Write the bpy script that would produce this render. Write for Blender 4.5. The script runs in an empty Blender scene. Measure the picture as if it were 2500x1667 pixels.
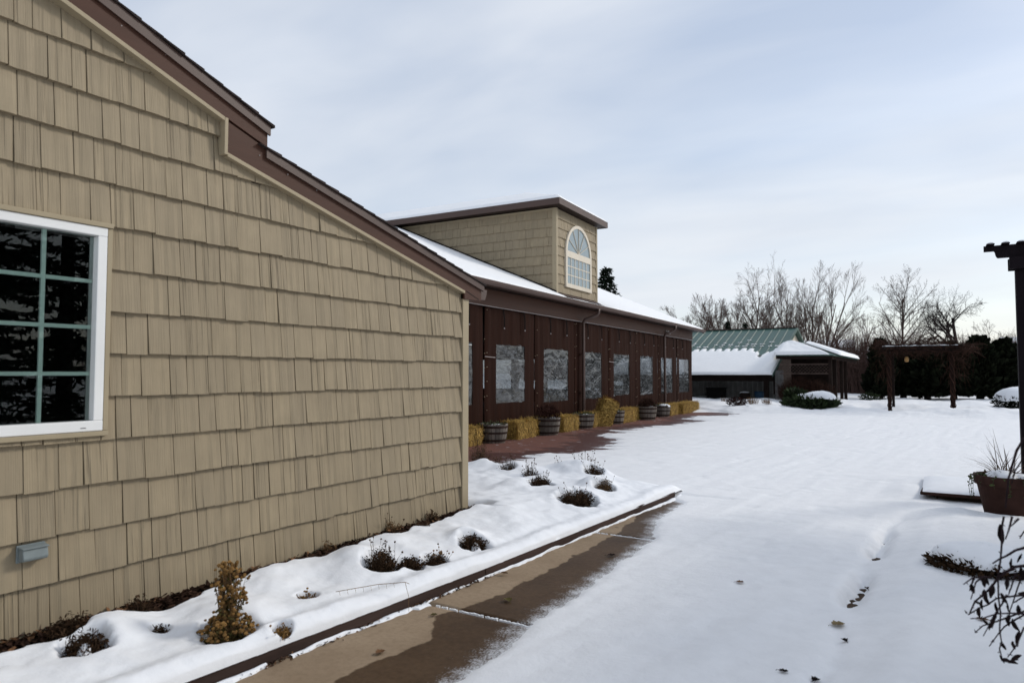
import bpy, bmesh, math, random
import numpy as np
from mathutils import Vector, Matrix, Euler

random.seed(7)
R = random.Random(11)
scene = bpy.context.scene
C = scene.collection

# ------------------------------------------------------------------ camera
cam_d = bpy.data.cameras.new('camera')
cam = bpy.data.objects.new('camera', cam_d)
C.objects.link(cam)
cam_d.sensor_width = 36.0
cam_d.lens = 24.0
cam_d.clip_start = 0.05
cam_d.clip_end = 3000.0
cam.location = (0.0, 0.0, 1.6)
cam.rotation_euler = (math.radians(90 + 2.662), 0.0, math.radians(31.912))
cam_d.dof.use_dof = True
cam_d.dof.focus_distance = 8.5
cam_d.dof.aperture_fstop = 2.2
scene.camera = cam

# ------------------------------------------------------------------ sky, sun, exposure
SUN_AZ = math.radians(42.0)      # from +Y towards +X
SUN_EL = math.radians(32.0)
world = bpy.data.worlds.new('World')
scene.world = world
world.use_nodes = True
nt = world.node_tree
nt.nodes.clear()
N = nt.nodes.new
L = nt.links.new
w_out = N('ShaderNodeOutputWorld')
sky = N('ShaderNodeTexSky')
sky.sky_type = 'NISHITA'
sky.sun_disc = False
sky.sun_elevation = SUN_EL
sky.sun_rotation = SUN_AZ
sky.air_density = 1.0
sky.dust_density = 1.2
sky.ozone_density = 1.5
bg_sky = N('ShaderNodeBackground'); bg_sky.inputs['Strength'].default_value = 0.13
L(sky.outputs[0], bg_sky.inputs['Color'])
tc = N('ShaderNodeTexCoord')
sep = N('ShaderNodeSeparateXYZ'); L(tc.outputs['Generated'], sep.inputs[0])
addz = N('ShaderNodeMath'); addz.operation = 'ADD'; addz.inputs[1].default_value = 0.16
absz = N('ShaderNodeMath'); absz.operation = 'ABSOLUTE'
L(sep.outputs['Z'], absz.inputs[0]); L(absz.outputs[0], addz.inputs[0])
dx = N('ShaderNodeMath'); dx.operation = 'DIVIDE'; L(sep.outputs['X'], dx.inputs[0]); L(addz.outputs[0], dx.inputs[1])
dy = N('ShaderNodeMath'); dy.operation = 'DIVIDE'; L(sep.outputs['Y'], dy.inputs[0]); L(addz.outputs[0], dy.inputs[1])
comb = N('ShaderNodeCombineXYZ'); L(dx.outputs[0], comb.inputs['X']); L(dy.outputs[0], comb.inputs['Y'])
mapn = N('ShaderNodeMapping')
mapn.inputs['Rotation'].default_value = (0, 0, math.radians(-38))
mapn.inputs['Scale'].default_value = (0.55, 1.1, 1.0)
L(comb.outputs[0], mapn.inputs['Vector'])
cn1 = N('ShaderNodeTexNoise'); cn1.inputs['Scale'].default_value = 0.9; cn1.inputs['Detail'].default_value = 4
cn1.inputs['Roughness'].default_value = 0.5; cn1.inputs['Distortion'].default_value = 0.35
cn2 = N('ShaderNodeTexNoise'); cn2.inputs['Scale'].default_value = 2.6; cn2.inputs['Detail'].default_value = 6
cn2.inputs['Roughness'].default_value = 0.45; cn2.inputs['Distortion'].default_value = 0.3
L(mapn.outputs[0], cn1.inputs['Vector']); L(mapn.outputs[0], cn2.inputs['Vector'])
cr1 = N('ShaderNodeValToRGB')
cr1.color_ramp.elements[0].position = 0.30; cr1.color_ramp.elements[0].color = (0.55, 0.55, 0.55, 1)
cr1.color_ramp.elements[1].position = 0.62; cr1.color_ramp.elements[1].color = (0.96, 0.96, 0.96, 1)
L(cn1.outputs['Fac'], cr1.inputs['Fac'])
cr2 = N('ShaderNodeValToRGB')
cr2.color_ramp.elements[0].position = 0.30; cr2.color_ramp.elements[0].color = (0.50, 0.57, 0.69, 1)
cr2.color_ramp.elements[1].position = 0.70; cr2.color_ramp.elements[1].color = (0.74, 0.775, 0.83, 1)
L(cn2.outputs['Fac'], cr2.inputs['Fac'])
bg_cl = N('ShaderNodeBackground'); bg_cl.inputs['Strength'].default_value = 1.0
veil = N('ShaderNodeMapRange'); veil.inputs['From Min'].default_value = 0.02; veil.inputs['From Max'].default_value = 0.52
veil.inputs['To Min'].default_value = 0.85; veil.inputs['To Max'].default_value = 0.0; veil.interpolation_type = 'SMOOTHSTEP'
L(absz.outputs[0], veil.inputs['Value'])
vmix = N('ShaderNodeMix'); vmix.data_type = 'RGBA'
vmix.inputs[7].default_value = (0.745, 0.775, 0.815, 1)
L(veil.outputs[0], vmix.inputs[0]); L(cr2.outputs['Color'], vmix.inputs[6])
L(vmix.outputs[2], bg_cl.inputs['Color'])
mixw = N('ShaderNodeMixShader')
L(cr1.outputs['Color'], mixw.inputs['Fac']); L(bg_sky.outputs[0], mixw.inputs[1]); L(bg_cl.outputs[0], mixw.inputs[2])
L(mixw.outputs[0], w_out.inputs['Surface'])

sun_d = bpy.data.lights.new('sun', 'SUN')
sun_d.energy = 1.5
sun_d.angle = math.radians(11)
sun_d.color = (1.0, 0.95, 0.87)
sun = bpy.data.objects.new('sun', sun_d)
C.objects.link(sun)
S = Vector((math.sin(SUN_AZ) * math.cos(SUN_EL), math.cos(SUN_AZ) * math.cos(SUN_EL), math.sin(SUN_EL)))
sun.rotation_euler = S.to_track_quat('Z', 'Y').to_euler()
sun.location = (20, 12, 18)

scene.view_settings.view_transform = 'Standard'
scene.view_settings.look = 'None'
scene.view_settings.exposure = 0.20
scene.view_settings.gamma = 1.0
scene.view_settings.use_curve_mapping = False
scene.render.engine = 'CYCLES'
scene.cycles.use_denoising = True
scene.cycles.max_bounces = 6
scene.cycles.transparent_max_bounces = 12

# ------------------------------------------------------------------ helpers
class MB:
    """collects faces for one mesh; rnd is a per-face random value"""
    def __init__(s):
        s.v, s.f, s.r = [], [], []
    def add(s, vs, fs, rnd=None):
        b = len(s.v)
        s.v.extend([tuple(p) for p in vs])
        for f in fs:
            s.f.append(tuple(b + i for i in f))
            s.r.append(R.random() if rnd is None else rnd)
    def box(s, lo, hi, rnd=None):
        x0, y0, z0 = lo; x1, y1, z1 = hi
        s.add([(x0,y0,z0),(x1,y0,z0),(x1,y1,z0),(x0,y1,z0),(x0,y0,z1),(x1,y0,z1),(x1,y1,z1),(x0,y1,z1)],
              [(0,3,2,1),(4,5,6,7),(0,1,5,4),(1,2,6,5),(2,3,7,6),(3,0,4,7)], R.random() if rnd is None else rnd)
    def bar(s, a, b, w, h, up=(0, 0, 1), rnd=None):
        a, b = Vector(a), Vector(b)
        d = (b - a).normalized(); u = Vector(up)
        sd = d.cross(u)
        if sd.length < 1e-5: sd = d.cross(Vector((1, 0, 0)))
        sd.normalize(); u = sd.cross(d).normalized()
        q = []
        for p in (a, b):
            for i, j in ((-1,-1),(1,-1),(1,1),(-1,1)):
                q.append(p + sd * (w/2*i) + u * (h/2*j))
        s.add(q, [(0,1,2,3),(7,6,5,4),(0,4,5,1),(1,5,6,2),(2,6,7,3),(3,7,4,0)], R.random() if rnd is None else rnd)
    def prism(s, poly, axis, a0, a1, rnd=None):
        """poly of 2-d points extruded along axis 0/1/2; poly coords fill the two other axes in order"""
        n = len(poly)
        def mk(p, a):
            q = list(p); q.insert(axis, a); return tuple(q)
        vs = [mk(p, a0) for p in poly] + [mk(p, a1) for p in poly]
        fs = [tuple(range(n))[::-1], tuple(range(n, 2*n))]
        for i in range(n):
            j = (i + 1) % n
            fs.append((i, j, n + j, n + i))
        s.add(vs, fs, R.random() if rnd is None else rnd)
    def tube(s, pts, rad, sides=5, cap=True, rnd=None):
        pts = [Vector(p) for p in pts]
        n = len(pts)
        if not hasattr(rad, '__len__'): rad = [rad] * n
        vs = []
        prev = None
        for i, p in enumerate(pts):
            d = (pts[min(i+1, n-1)] - pts[max(i-1, 0)])
            d = d.normalized() if d.length > 1e-9 else Vector((0, 0, 1))
            if prev is None:
                a = d.cross(Vector((0, 0, 1)))
                if a.length < 0.1: a = d.cross(Vector((1, 0, 0)))
            else:
                a = prev - d * prev.dot(d)
                if a.length < 1e-4: a = d.cross(Vector((0.3, 1, 0.2)))
            a.normalize(); prev = a
            b = d.cross(a)
            for k in range(sides):
                t = 2 * math.pi * k / sides
                vs.append(p + (a * math.cos(t) + b * math.sin(t)) * rad[i])
        fs = []
        for i in range(n - 1):
            for k in range(sides):
                k2 = (k + 1) % sides
                fs.append((i*sides+k, i*sides+k2, (i+1)*sides+k2, (i+1)*sides+k))
        if cap:
            fs.append(tuple(range(sides))[::-1]); fs.append(tuple(range((n-1)*sides, n*sides)))
        s.add(vs, fs, R.random() if rnd is None else rnd)
    def lathe(s, prof, sides=24, center=(0, 0, 0), rnd=None):
        cx, cy, cz = center
        vs, fs = [], []
        for r, z in prof:
            for k in range(sides):
                t = 2*math.pi*k/sides
                vs.append((cx + r*math.cos(t), cy + r*math.sin(t), cz + z))
        for i in range(len(prof)-1):
            for k in range(sides):
                k2 = (k+1) % sides
                fs.append((i*sides+k, i*sides+k2, (i+1)*sides+k2, (i+1)*sides+k))
        s.add(vs, fs, R.random() if rnd is None else rnd)
    def blade(s, a, b, w, nrm=None, rnd=None, tip=0.15):
        """flat tapered leaf-like quad from a to b"""
        a, b = Vector(a), Vector(b)
        d = b - a
        q = nrm if nrm is not None else Vector((R.gauss(0,1), R.gauss(0,1), R.gauss(0,1)))
        sd = d.cross(q)
        if sd.length < 1e-6: sd = d.cross(Vector((1,0.2,0)))
        sd.normalize()
        m = a + d*0.5
        s.add([a - sd*w*0.25, a + sd*w*0.25, m + sd*w*0.5, b + sd*w*tip, b - sd*w*tip, m - sd*w*0.5], [(0,1,2,5),(5,2,3,4)], rnd)
    def build(s, name, mat=None, parent=None, smooth=False, loc=None, rotz=0.0):
        me = bpy.data.meshes.new(name)
        me.from_pydata(s.v, [], s.f)
        a = me.attributes.new('rnd', 'FLOAT', 'FACE')
        a.data.foreach_set('value', s.r)
        if mat: me.materials.append(mat)
        if smooth: me.polygons.foreach_set('use_smooth', [True]*len(me.polygons))
        return link(name, me, parent, loc, rotz)

def link(name, me, parent=None, loc=None, rotz=0.0):
    o = bpy.data.objects.new(name, me)
    C.objects.link(o)
    if parent is not None: o.parent = parent
    if loc is not None: o.location = loc
    if rotz: o.rotation_euler = (0, 0, rotz)
    return o

def empty(name, loc=(0,0,0), rotz=0.0):
    o = bpy.data.objects.new(name, None)
    o.empty_display_size = 0.2
    C.objects.link(o); o.location = loc; o.rotation_euler = (0, 0, rotz)
    return o

def tag(o, label, cat, group=None):
    o['label'] = label; o['category'] = cat
    if group: o['group'] = group
    return o

def struct(o, label=None):
    o['kind'] = 'structure'
    if label: o['label'] = label
    return o

def stuff(o, label=None, cat=None):
    o['kind'] = 'stuff'
    if label: o['label'] = label
    if cat: o['category'] = cat
    return o

def copy_tree(o, parent=None):
    c = o.copy(); C.objects.link(c)
    if parent is not None: c.parent = parent
    for ch in list(o.children): copy_tree(ch, c)
    return c

def bevel(o, w=0.006, seg=2):
    m = o.modifiers.new('bevel', 'BEVEL'); m.width = w; m.segments = seg; m.limit_method = 'ANGLE'
    return o

def _hash(ix, iy, seed):
    h = (ix.astype(np.int64) * 374761393 + iy.astype(np.int64) * 668265263 + seed * 974711) & 0x7fffffff
    h = ((h ^ (h >> 13)) * 1274126177) & 0x7fffffff
    h = h ^ (h >> 16)
    return (h & 0xffff) / 65535.0
def vnoise(x, y, seed=0):
    x = np.asarray(x, float); y = np.asarray(y, float)
    ix = np.floor(x); iy = np.floor(y)
    fx = x - ix; fy = y - iy
    u = fx*fx*fx*(fx*(fx*6-15)+10); v = fy*fy*fy*(fy*(fy*6-15)+10)
    a = _hash(ix, iy, seed); b = _hash(ix+1, iy, seed); c = _hash(ix, iy+1, seed); d = _hash(ix+1, iy+1, seed)
    return (a*(1-u)+b*u)*(1-v) + (c*(1-u)+d*u)*v
def fbm(x, y, seed=0, octs=4):
    t = 0; a = 0.5; n = 0
    x = np.asarray(x, float); y = np.asarray(y, float)
    for i in range(octs):
        t = t + a * (vnoise(x, y, seed + i*17) - 0.5); n += a
        x = x*2.03 + 13.7; y = y*2.03 - 7.1; a *= 0.5
    return t / n * 2      # about -1..1
def sstep(a, b, x):
    t = np.clip((x - a) / (b - a), 0, 1)
    return t*t*(3-2*t)

def grid_mesh(name, X, Y, Z, mat, attrs=None, smooth=True):
    """X,Y,Z 2-d arrays of the same shape"""
    n, m = X.shape
    me = bpy.data.meshes.new(name)
    co = np.stack([X, Y, Z], -1).reshape(-1, 3)
    idx = np.arange(n*m).reshape(n, m)
    q = np.stack([idx[:-1,:-1], idx[1:,:-1], idx[1:,1:], idx[:-1,1:]], -1).reshape(-1, 4)
    me.vertices.add(len(co)); me.vertices.foreach_set('co', co.ravel())
    me.loops.add(q.size); me.loops.foreach_set('vertex_index', q.ravel().astype(np.int32))
    me.polygons.add(len(q))
    me.polygons.foreach_set('loop_start', (np.arange(len(q))*4).astype(np.int32))
    me.polygons.foreach_set('use_smooth', np.full(len(q), smooth))
    me.update(calc_edges=True); me.validate()
    if attrs:
        for k, val in attrs.items():
            a = me.attributes.new(k, 'FLOAT', 'POINT')
            a.data.foreach_set('value', np.asarray(val, np.float32).ravel())
    if mat: me.materials.append(mat)
    return me

# ------------------------------------------------------------------ materials
class NT:
    def __init__(s, name):
        s.m = bpy.data.materials.new(name); s.m.use_nodes = True
        s.t = s.m.node_tree; s.b = s.t.nodes['Principled BSDF']; s.out = s.t.nodes['Material Output']
    def n(s, typ, **kw):
        k = s.t.nodes.new(typ)
        for a, v in kw.items():
            if a in k.inputs: k.inputs[a].default_value = v
            else: setattr(k, a, v)
        return k
    def l(s, a, b): s.t.links.new(a, b)
    def math(s, op, a, b=None, clamp=False):
        k = s.t.nodes.new('ShaderNodeMath'); k.operation = op; k.use_clamp = clamp
        for i, x in enumerate((a, b)):
            if x is None: continue
            if isinstance(x, (int, float)): k.inputs[i].default_value = x
            else: s.l(x, k.inputs[i])
        return k.outputs[0]
    def mix(s, fac, a, b):
        k = s.t.nodes.new('ShaderNodeMix'); k.data_type = 'RGBA'
        for i, x in ((0, fac), (6, a), (7, b)):
            if isinstance(x, (int, float)): k.inputs[i].default_value = x
            elif isinstance(x, tuple): k.inputs[i].default_value = (*x, 1) if len(x) == 3 else x
            else: s.l(x, k.inputs[i])
        return k.outputs[2]
    def ramp(s, fac, p0, p1, c0=(0,0,0), c1=(1,1,1)):
        k = s.t.nodes.new('ShaderNodeValToRGB')
        e = k.color_ramp.elements
        e[0].position = p0; e[0].color = (*c0, 1); e[1].position = p1; e[1].color = (*c1, 1)
        s.l(fac, k.inputs[0]); return k.outputs[0]
    def noise(s, vec, scale, detail=4, rough=0.55, dist=0.0):
        k = s.n('ShaderNodeTexNoise'); k.inputs['Scale'].default_value = scale; k.inputs['Detail'].default_value = detail
        k.inputs['Roughness'].default_value = rough; k.inputs['Distortion'].default_value = dist
        if vec is not None: s.l(vec, k.inputs['Vector'])
        return k.outputs['Fac']
    def scaled(s, vec, sc, off=None):
        k = s.t.nodes.new('ShaderNodeVectorMath'); k.operation = 'MULTIPLY'; s.l(vec, k.inputs[0]); k.inputs[1].default_value = sc
        if off is None: return k.outputs[0]
        k2 = s.t.nodes.new('ShaderNodeVectorMath'); k2.operation = 'ADD'; s.l(k.outputs[0], k2.inputs[0]); s.l(off, k2.inputs[1])
        return k2.outputs[0]
    def bump(s, h, strength=0.3, dist=0.01, normal=None):
        k = s.n('ShaderNodeBump'); k.inputs['Strength'].default_value = strength; k.inputs['Distance'].default_value = dist
        s.l(h, k.inputs['Height'])
        if normal is not None: s.l(normal, k.inputs['Normal'])
        return k.outputs['Normal']
    def attr(s, name):
        k = s.t.nodes.new('ShaderNodeAttribute'); k.attribute_name = name; return k.outputs['Fac']
    def obj(s): return s.n('ShaderNodeTexCoord').outputs['Object']
    def pos(s): return s.n('ShaderNodeNewGeometry').outputs['Position']
    def fin(s, col=None, rough=0.6, normal=None, spec=0.3):
        if col is not None:
            if isinstance(col, tuple): s.b.inputs['Base Color'].default_value = (*col, 1)
            else: s.l(col, s.b.inputs['Base Color'])
        if isinstance(rough, (int, float)): s.b.inputs['Roughness'].default_value = rough
        else: s.l(rough, s.b.inputs['Roughness'])
        if normal is not None: s.l(normal, s.b.inputs['Normal'])
        s.b.inputs['Specular IOR Level'].default_value = spec
        return s.m

def simple(name, c, rough=0.6, var=0.25, scale=6.0, bump=0.2, bscale=60.0, bdist=0.004, rnd=0.0, spec=0.16, stretch=(1,1,1)):
    """base colour with blotchy variation, per-face random tint and fine relief"""
    t = NT(name)
    p = t.scaled(t.obj(), stretch)
    f = t.noise(p, scale, 5)
    dark = tuple(x * (1 - var) for x in c); lite = tuple(min(1, x * (1 + var)) for x in c)
    col = t.mix(t.ramp(f, 0.3, 0.7), dark, lite)
    if rnd:
        g = t.math('ADD', t.math('MULTIPLY', t.attr('rnd'), 2*rnd), 1 - rnd)
        k = t.t.nodes.new('ShaderNodeVectorMath'); k.operation = 'SCALE'; t.l(col, k.inputs[0]); t.l(g, k.inputs['Scale'])
        col = k.outputs[0]
    nrm = t.bump(t.noise(p, bscale, 4), bump, bdist) if bump else None
    return t.fin(col, rough, nrm, spec)

def mat_siding(name, base, dark):
    t = NT(name)
    r = t.attr('rnd')
    off = t.n('ShaderNodeCombineXYZ')
    t.l(t.math('MULTIPLY', r, 37.0), off.inputs[1]); t.l(t.math('MULTIPLY', r, 91.0), off.inputs[2])
    o = t.obj()
    v1 = t.scaled(o, (1, 46, 0.9), off.outputs[0])
    v2 = t.scaled(o, (1, 150, 3.0), off.outputs[0])
    v3 = t.scaled(o, (1, 7, 5), off.outputs[0])
    g1 = t.noise(v1, 1.0, 3, 0.6, 0.3); g2 = t.noise(v2, 1.0, 2, 0.5, 0.2)
    line = t.ramp(g1, 0.57, 0.66)
    fine = t.ramp(g2, 0.35, 0.75)
    blot = t.noise(v3, 1.0, 4)
    per = t.ramp(t.math('FRACT', t.math('MULTIPLY', r, 13.7)), 0.25, 0.9)      # some shingles are smooth, some heavily grained
    line = t.math('MULTIPLY', line, per)
    c0 = t.mix(t.ramp(blot, 0.3, 0.75), tuple(x*0.88 for x in base), tuple(x*1.06 for x in base))
    c0 = t.mix(t.math('MULTIPLY', r, 0.55), c0, (base[0]*0.80, base[1]*0.81, base[2]*0.84))
    c1 = t.mix(t.math('MULTIPLY', line, 0.36), c0, dark)
    c2 = t.mix(t.math('MULTIPLY', fine, 0.11), c1, dark)
    dirt = t.noise(t.scaled(t.pos(), (0.7, 1.6, 0.45)), 1.0, 5, 0.6)
    c2 = t.mix(t.math('MULTIPLY', t.ramp(dirt, 0.45, 0.75), 0.22), c2, tuple(x*0.62 for x in base))
    h = t.math('SUBTRACT', t.math('MULTIPLY', fine, 0.25), t.math('MULTIPLY', line, 1.0))
    return t.fin(c2, 0.62, t.bump(h, 0.85, 0.006), 0.22)

def mat_snow(name, c=(0.86, 0.875, 0.90), bump=0.25, tracks=False):
    t = NT(name)
    p = t.pos()
    a = t.noise(p, 90.0, 3, 0.7); b = t.noise(p, 7.0, 6, 0.6)
    c2 = tuple(x*0.93 for x in c)
    col = t.mix(t.ramp(b, 0.3, 0.72), c2, c)
    c_ = t.noise(p, 26.0, 3, 0.6)
    h = t.math('ADD', t.math('ADD', t.math('MULTIPLY', a, 0.20), t.math('MULTIPLY', c_, 0.40)), t.math('MULTIPLY', b, 1.0))
    return t.fin(col, 0.65, t.bump(h, bump, 0.02), 0.25)

M = {}
M['siding'] = mat_siding('tan_vinyl_siding', (0.330, 0.266, 0.174), (0.11, 0.086, 0.056))
M['siding_back'] = simple('siding_backing', (0.05, 0.041, 0.03), 0.8, 0.1)
M['tan_trim'] = simple('tan_trim', (0.355, 0.293, 0.195), 0.45, 0.05, 3, 0.05)
M['brown_trim'] = simple('brown_painted_board', (0.068, 0.031, 0.020), 0.5, 0.10, 2.2, 0.28, 40, 0.003, stretch=(1, 0.15, 6), rnd=0.05)
M['brown_metal'] = simple('brown_aluminium', (0.060, 0.030, 0.021), 0.5, 0.10, 2, 0.05, rnd=0.05, spec=0.5)
M['dark_soffit'] = simple('brown_soffit', (0.026, 0.016, 0.013), 0.6, 0.1)
M['roof_shingle'] = simple('asphalt_shingle', (0.035, 0.026, 0.024), 0.9, 0.3, 9, 0.6, 160, 0.004, rnd=0.3)
M['white_vinyl'] = simple('white_vinyl', (0.78, 0.78, 0.76), 0.35, 0.04, 3, 0.03, spec=0.45)
M['cream_vinyl'] = simple('cream_vinyl', (0.66, 0.59, 0.48), 0.4, 0.04, 3, 0.03)
M['grille'] = simple('window_grille', (0.80, 0.88, 0.84), 0.4, 0.03, 3, 0)
M['interior'] = simple('dim_interior', (0.02, 0.02, 0.02), 0.9, 0.1)
M['snow'] = mat_snow('snow')
M['snow_thin'] = mat_snow('trodden_snow', (0.845, 0.85, 0.862), 0.42)
M['snow_roof'] = mat_snow('roof_snow', (0.90, 0.905, 0.91), 0.12)
M['canvas'] = simple('brown_canvas', (0.021, 0.0070, 0.0038), 0.75, 0.22, 1.4, 0.3, 5.0, 0.03, stretch=(1, 5, 0.35), rnd=0.05, spec=0.06)
M['black'] = simple('black_rubber', (0.012, 0.011, 0.011), 0.6, 0.2, spec=0.05)
M['brass'] = simple('dull_brass', (0.30, 0.24, 0.17), 0.35, 0.1)
M['cable'] = simple('steel_cable', (0.42, 0.38, 0.37), 0.4, 0.1)
M['straw'] = simple('straw', (0.44, 0.285, 0.078), 0.7, 0.35, 14, 0.5, 90, 0.01, rnd=0.45)
M['straw_core'] = simple('packed_straw', (0.17, 0.10, 0.026), 0.85, 0.45, 22, 0.9, 70, 0.02, rnd=0.1)
M['twine'] = simple('twine', (0.10, 0.085, 0.05), 0.8, 0.2)
M['barrel'] = simple('weathered_oak', (0.165, 0.145, 0.125), 0.75, 0.35, 3, 0.5, 30, 0.006, rnd=0.25, stretch=(3, 3, 0.3))
M['hoop'] = simple('rusty_hoop', (0.040, 0.026, 0.022), 0.55, 0.35, 9, 0.2, spec=0.05)
M['soil'] = simple('dark_soil', (0.036, 0.024, 0.017), 0.95, 0.4, 12, 0.8, 60, 0.02, spec=0.05)
M['mulch'] = simple('wood_mulch', (0.040, 0.022, 0.015), 0.9, 0.4, 10, 0.6, 70, 0.01, rnd=0.7, spec=0.05)
M['leaf_litter'] = simple('dry_leaf', (0.13, 0.065, 0.03), 0.7, 0.35, 20, 0.3, rnd=0.5)
M['dead_plant'] = simple('dead_stems', (0.070, 0.042, 0.024), 0.85, 0.3, 30, 0.2, rnd=0.55)
M['dead_leaf'] = simple('withered_foliage', (0.040, 0.023, 0.013), 0.85, 0.3, 30, 0.2, rnd=0.6, spec=0.05)
M['tan_stem'] = simple('pale_dry_stems', (0.16, 0.095, 0.045), 0.85, 0.3, 30, 0.2, rnd=0.4)
M['mum_bloom'] = simple('dried_mum_bloom', (0.20, 0.110, 0.036), 0.85, 0.3, 40, 0.4, 160, 0.004, rnd=0.45)
M['mum_leaf'] = simple('dried_mum_leaf', (0.075, 0.060, 0.018), 0.85, 0.3, 40, 0.2, rnd=0.5)
M['green_sprig'] = simple('frosted_green', (0.05, 0.065, 0.025), 0.8, 0.3, 30, 0.2, rnd=0.6)
M['timber'] = simple('brown_landscape_timber', (0.060, 0.040, 0.034), 0.72, 0.35, 5, 0.45, 35, 0.006, stretch=(1, 0.2, 1), spec=0.05)
M['terracotta'] = simple('terracotta', (0.040, 0.020, 0.016), 0.75, 0.3, 4, 0.2, spec=0.05)
M['dark_wood'] = simple('dark_stained_wood', (0.011, 0.008, 0.010), 0.65, 0.25, 4, 0.3, 40, 0.004, stretch=(1, 1, 0.2), spec=0.05)
M['pergola_wood'] = simple('weathered_brown_wood', (0.014, 0.009, 0.008), 0.8, 0.3, 4, 0.3, 40, 0.004, spec=0.05)
M['green_roof'] = simple('green_metal_roof', (0.030, 0.085, 0.066), 0.42, 0.15, 1.0, 0.05, spec=0.45)
M['grey_metal'] = simple('grey_ribbed_metal', (0.16, 0.155, 0.15), 0.5, 0.2, 3, 0.1, rnd=0.1)
M['fixture'] = simple('grey_cast_metal', (0.20, 0.23, 0.23), 0.4, 0.1, 10, 0.1)
M['shed_wood'] = simple('old_brown_boards', (0.018, 0.012, 0.010), 0.8, 0.3, 3, 0.4, 30, 0.005, rnd=0.3, spec=0.05)
M['bark'] = simple('grey_brown_bark', (0.095, 0.067, 0.056), 0.9, 0.3, 5, 0.4, 40, 0.01)
M['bark_red'] = simple('reddish_twigs', (0.092, 0.055, 0.045), 0.9, 0.3, 5, 0.2, rnd=0.3)
M['bark_dark'] = simple('dark_bark', (0.036, 0.028, 0.026), 0.9, 0.3, 5, 0.4, 40, 0.01, spec=0.05)
M['needle'] = simple('arborvitae_foliage', (0.009, 0.011, 0.006), 0.8, 0.3, 3, 0.2, rnd=0.6, spec=0.05)
M['spruce'] = simple('spruce_foliage', (0.017, 0.024, 0.016), 0.8, 0.3, 3, 0.2, rnd=0.6, spec=0.05)
M['juniper'] = simple('juniper_foliage', (0.024, 0.036, 0.014), 0.8, 0.3, 3, 0.2, rnd=0.6)
M['red_shrub'] = simple('dark_red_foliage', (0.030, 0.012, 0.010), 0.85, 0.3, 6, 0.2, rnd=0.6, spec=0.05)
M['vine'] = simple('brown_vine_twigs', (0.034, 0.017, 0.012), 0.85, 0.3, 6, 0.2, rnd=0.5, spec=0.05)
M['house_wall'] = simple('tan_house_wall', (0.20, 0.16, 0.13), 0.8, 0.1)
M['house_grey'] = simple('grey_house_wall', (0.16, 0.16, 0.17), 0.8, 0.1)
M['blue_plastic'] = simple('blue_plastic', (0.02, 0.05, 0.09), 0.45, 0.1)
M['stone'] = simple('field_stone', (0.22, 0.17, 0.14), 0.8, 0.3, 6, 0.4, 30, 0.01)
M['flood'] = simple('white_lamp_housing', (0.55, 0.53, 0.50), 0.4, 0.05)
M['copper'] = simple('amber_lantern', (0.28, 0.16, 0.06), 0.5, 0.2)
M['gold_leaf'] = simple('fallen_tan_leaf', (0.17, 0.125, 0.06), 0.7, 0.3, 30, 0.4, 60, 0.004)
M['black_leaf'] = simple('blackened_leaf', (0.012, 0.008, 0.008), 0.75, 0.3, 30, 0.4, 60, 0.004, rnd=0.4, spec=0.05)
M['twig'] = simple('dark_twig', (0.020, 0.012, 0.014), 0.75, 0.3, 30, 0.3, 90, 0.003, spec=0.05)

def mat_glass(name, tint, ior=1.5, rough=0.0, wrinkle=0.0, wscale=(1,1,1)):
    t = NT(name)
    t.t.nodes.remove(t.b)
    tr = t.n('ShaderNodeBsdfTransparent'); tr.inputs['Color'].default_value = (*tint, 1)
    gl = t.n('ShaderNodeBsdfGlossy'); gl.inputs['Roughness'].default_value = rough
    fr = t.n('ShaderNodeFresnel'); fr.inputs['IOR'].default_value = ior
    mx = t.n('ShaderNodeMixShader')
    if wrinkle:
        p = t.scaled(t.obj(), wscale)
        f = t.math('ADD', t.noise(p, 1.5, 1, 0.5, 1.8), t.math('MULTIPLY', t.noise(p, 4.0, 1, 0.5, 1.5), 0.18))
        nb = t.bump(f, wrinkle, 0.032)
        t.l(nb, gl.inputs['Normal']); t.l(nb, fr.inputs['Normal'])
    base = tr.outputs[0]
    if wrinkle:      # cloudy plastic scatters a little light
        df = t.n('ShaderNodeBsdfDiffuse'); df.inputs['Color'].default_value = (0.55, 0.58, 0.60, 1)
        hz = t.n('ShaderNodeMixShader'); t.l(t.math('MULTIPLY', t.ramp(t.noise(t.scaled(t.obj(), wscale), 3.0, 4, 0.6, 1.5), 0.3, 0.75), 0.22), hz.inputs[0])
        t.l(tr.outputs[0], hz.inputs[1]); t.l(df.outputs[0], hz.inputs[2]); base = hz.outputs[0]
    t.l(fr.outputs[0], mx.inputs[0]); t.l(base, mx.inputs[1]); t.l(gl.outputs[0], mx.inputs[2])
    t.l(mx.outputs[0], t.out.inputs['Surface'])
    return t.m
M['glass'] = mat_glass('window_glass', (0.86, 0.92, 0.89), 1.42, 0.006)
M['vinyl_clear'] = mat_glass('wrinkled_clear_vinyl', (0.60, 0.62, 0.63), 1.5, 0.10, 1.0, (1, 0.6, 1.5))
M['dormer_glass'] = simple('painted_sky_glass', (0.22, 0.28, 0.30), 0.08, 0.04, 1, 0, spec=0.8)  # opaque pane; pale blue-grey of the reflected sky is put into its colour

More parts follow.
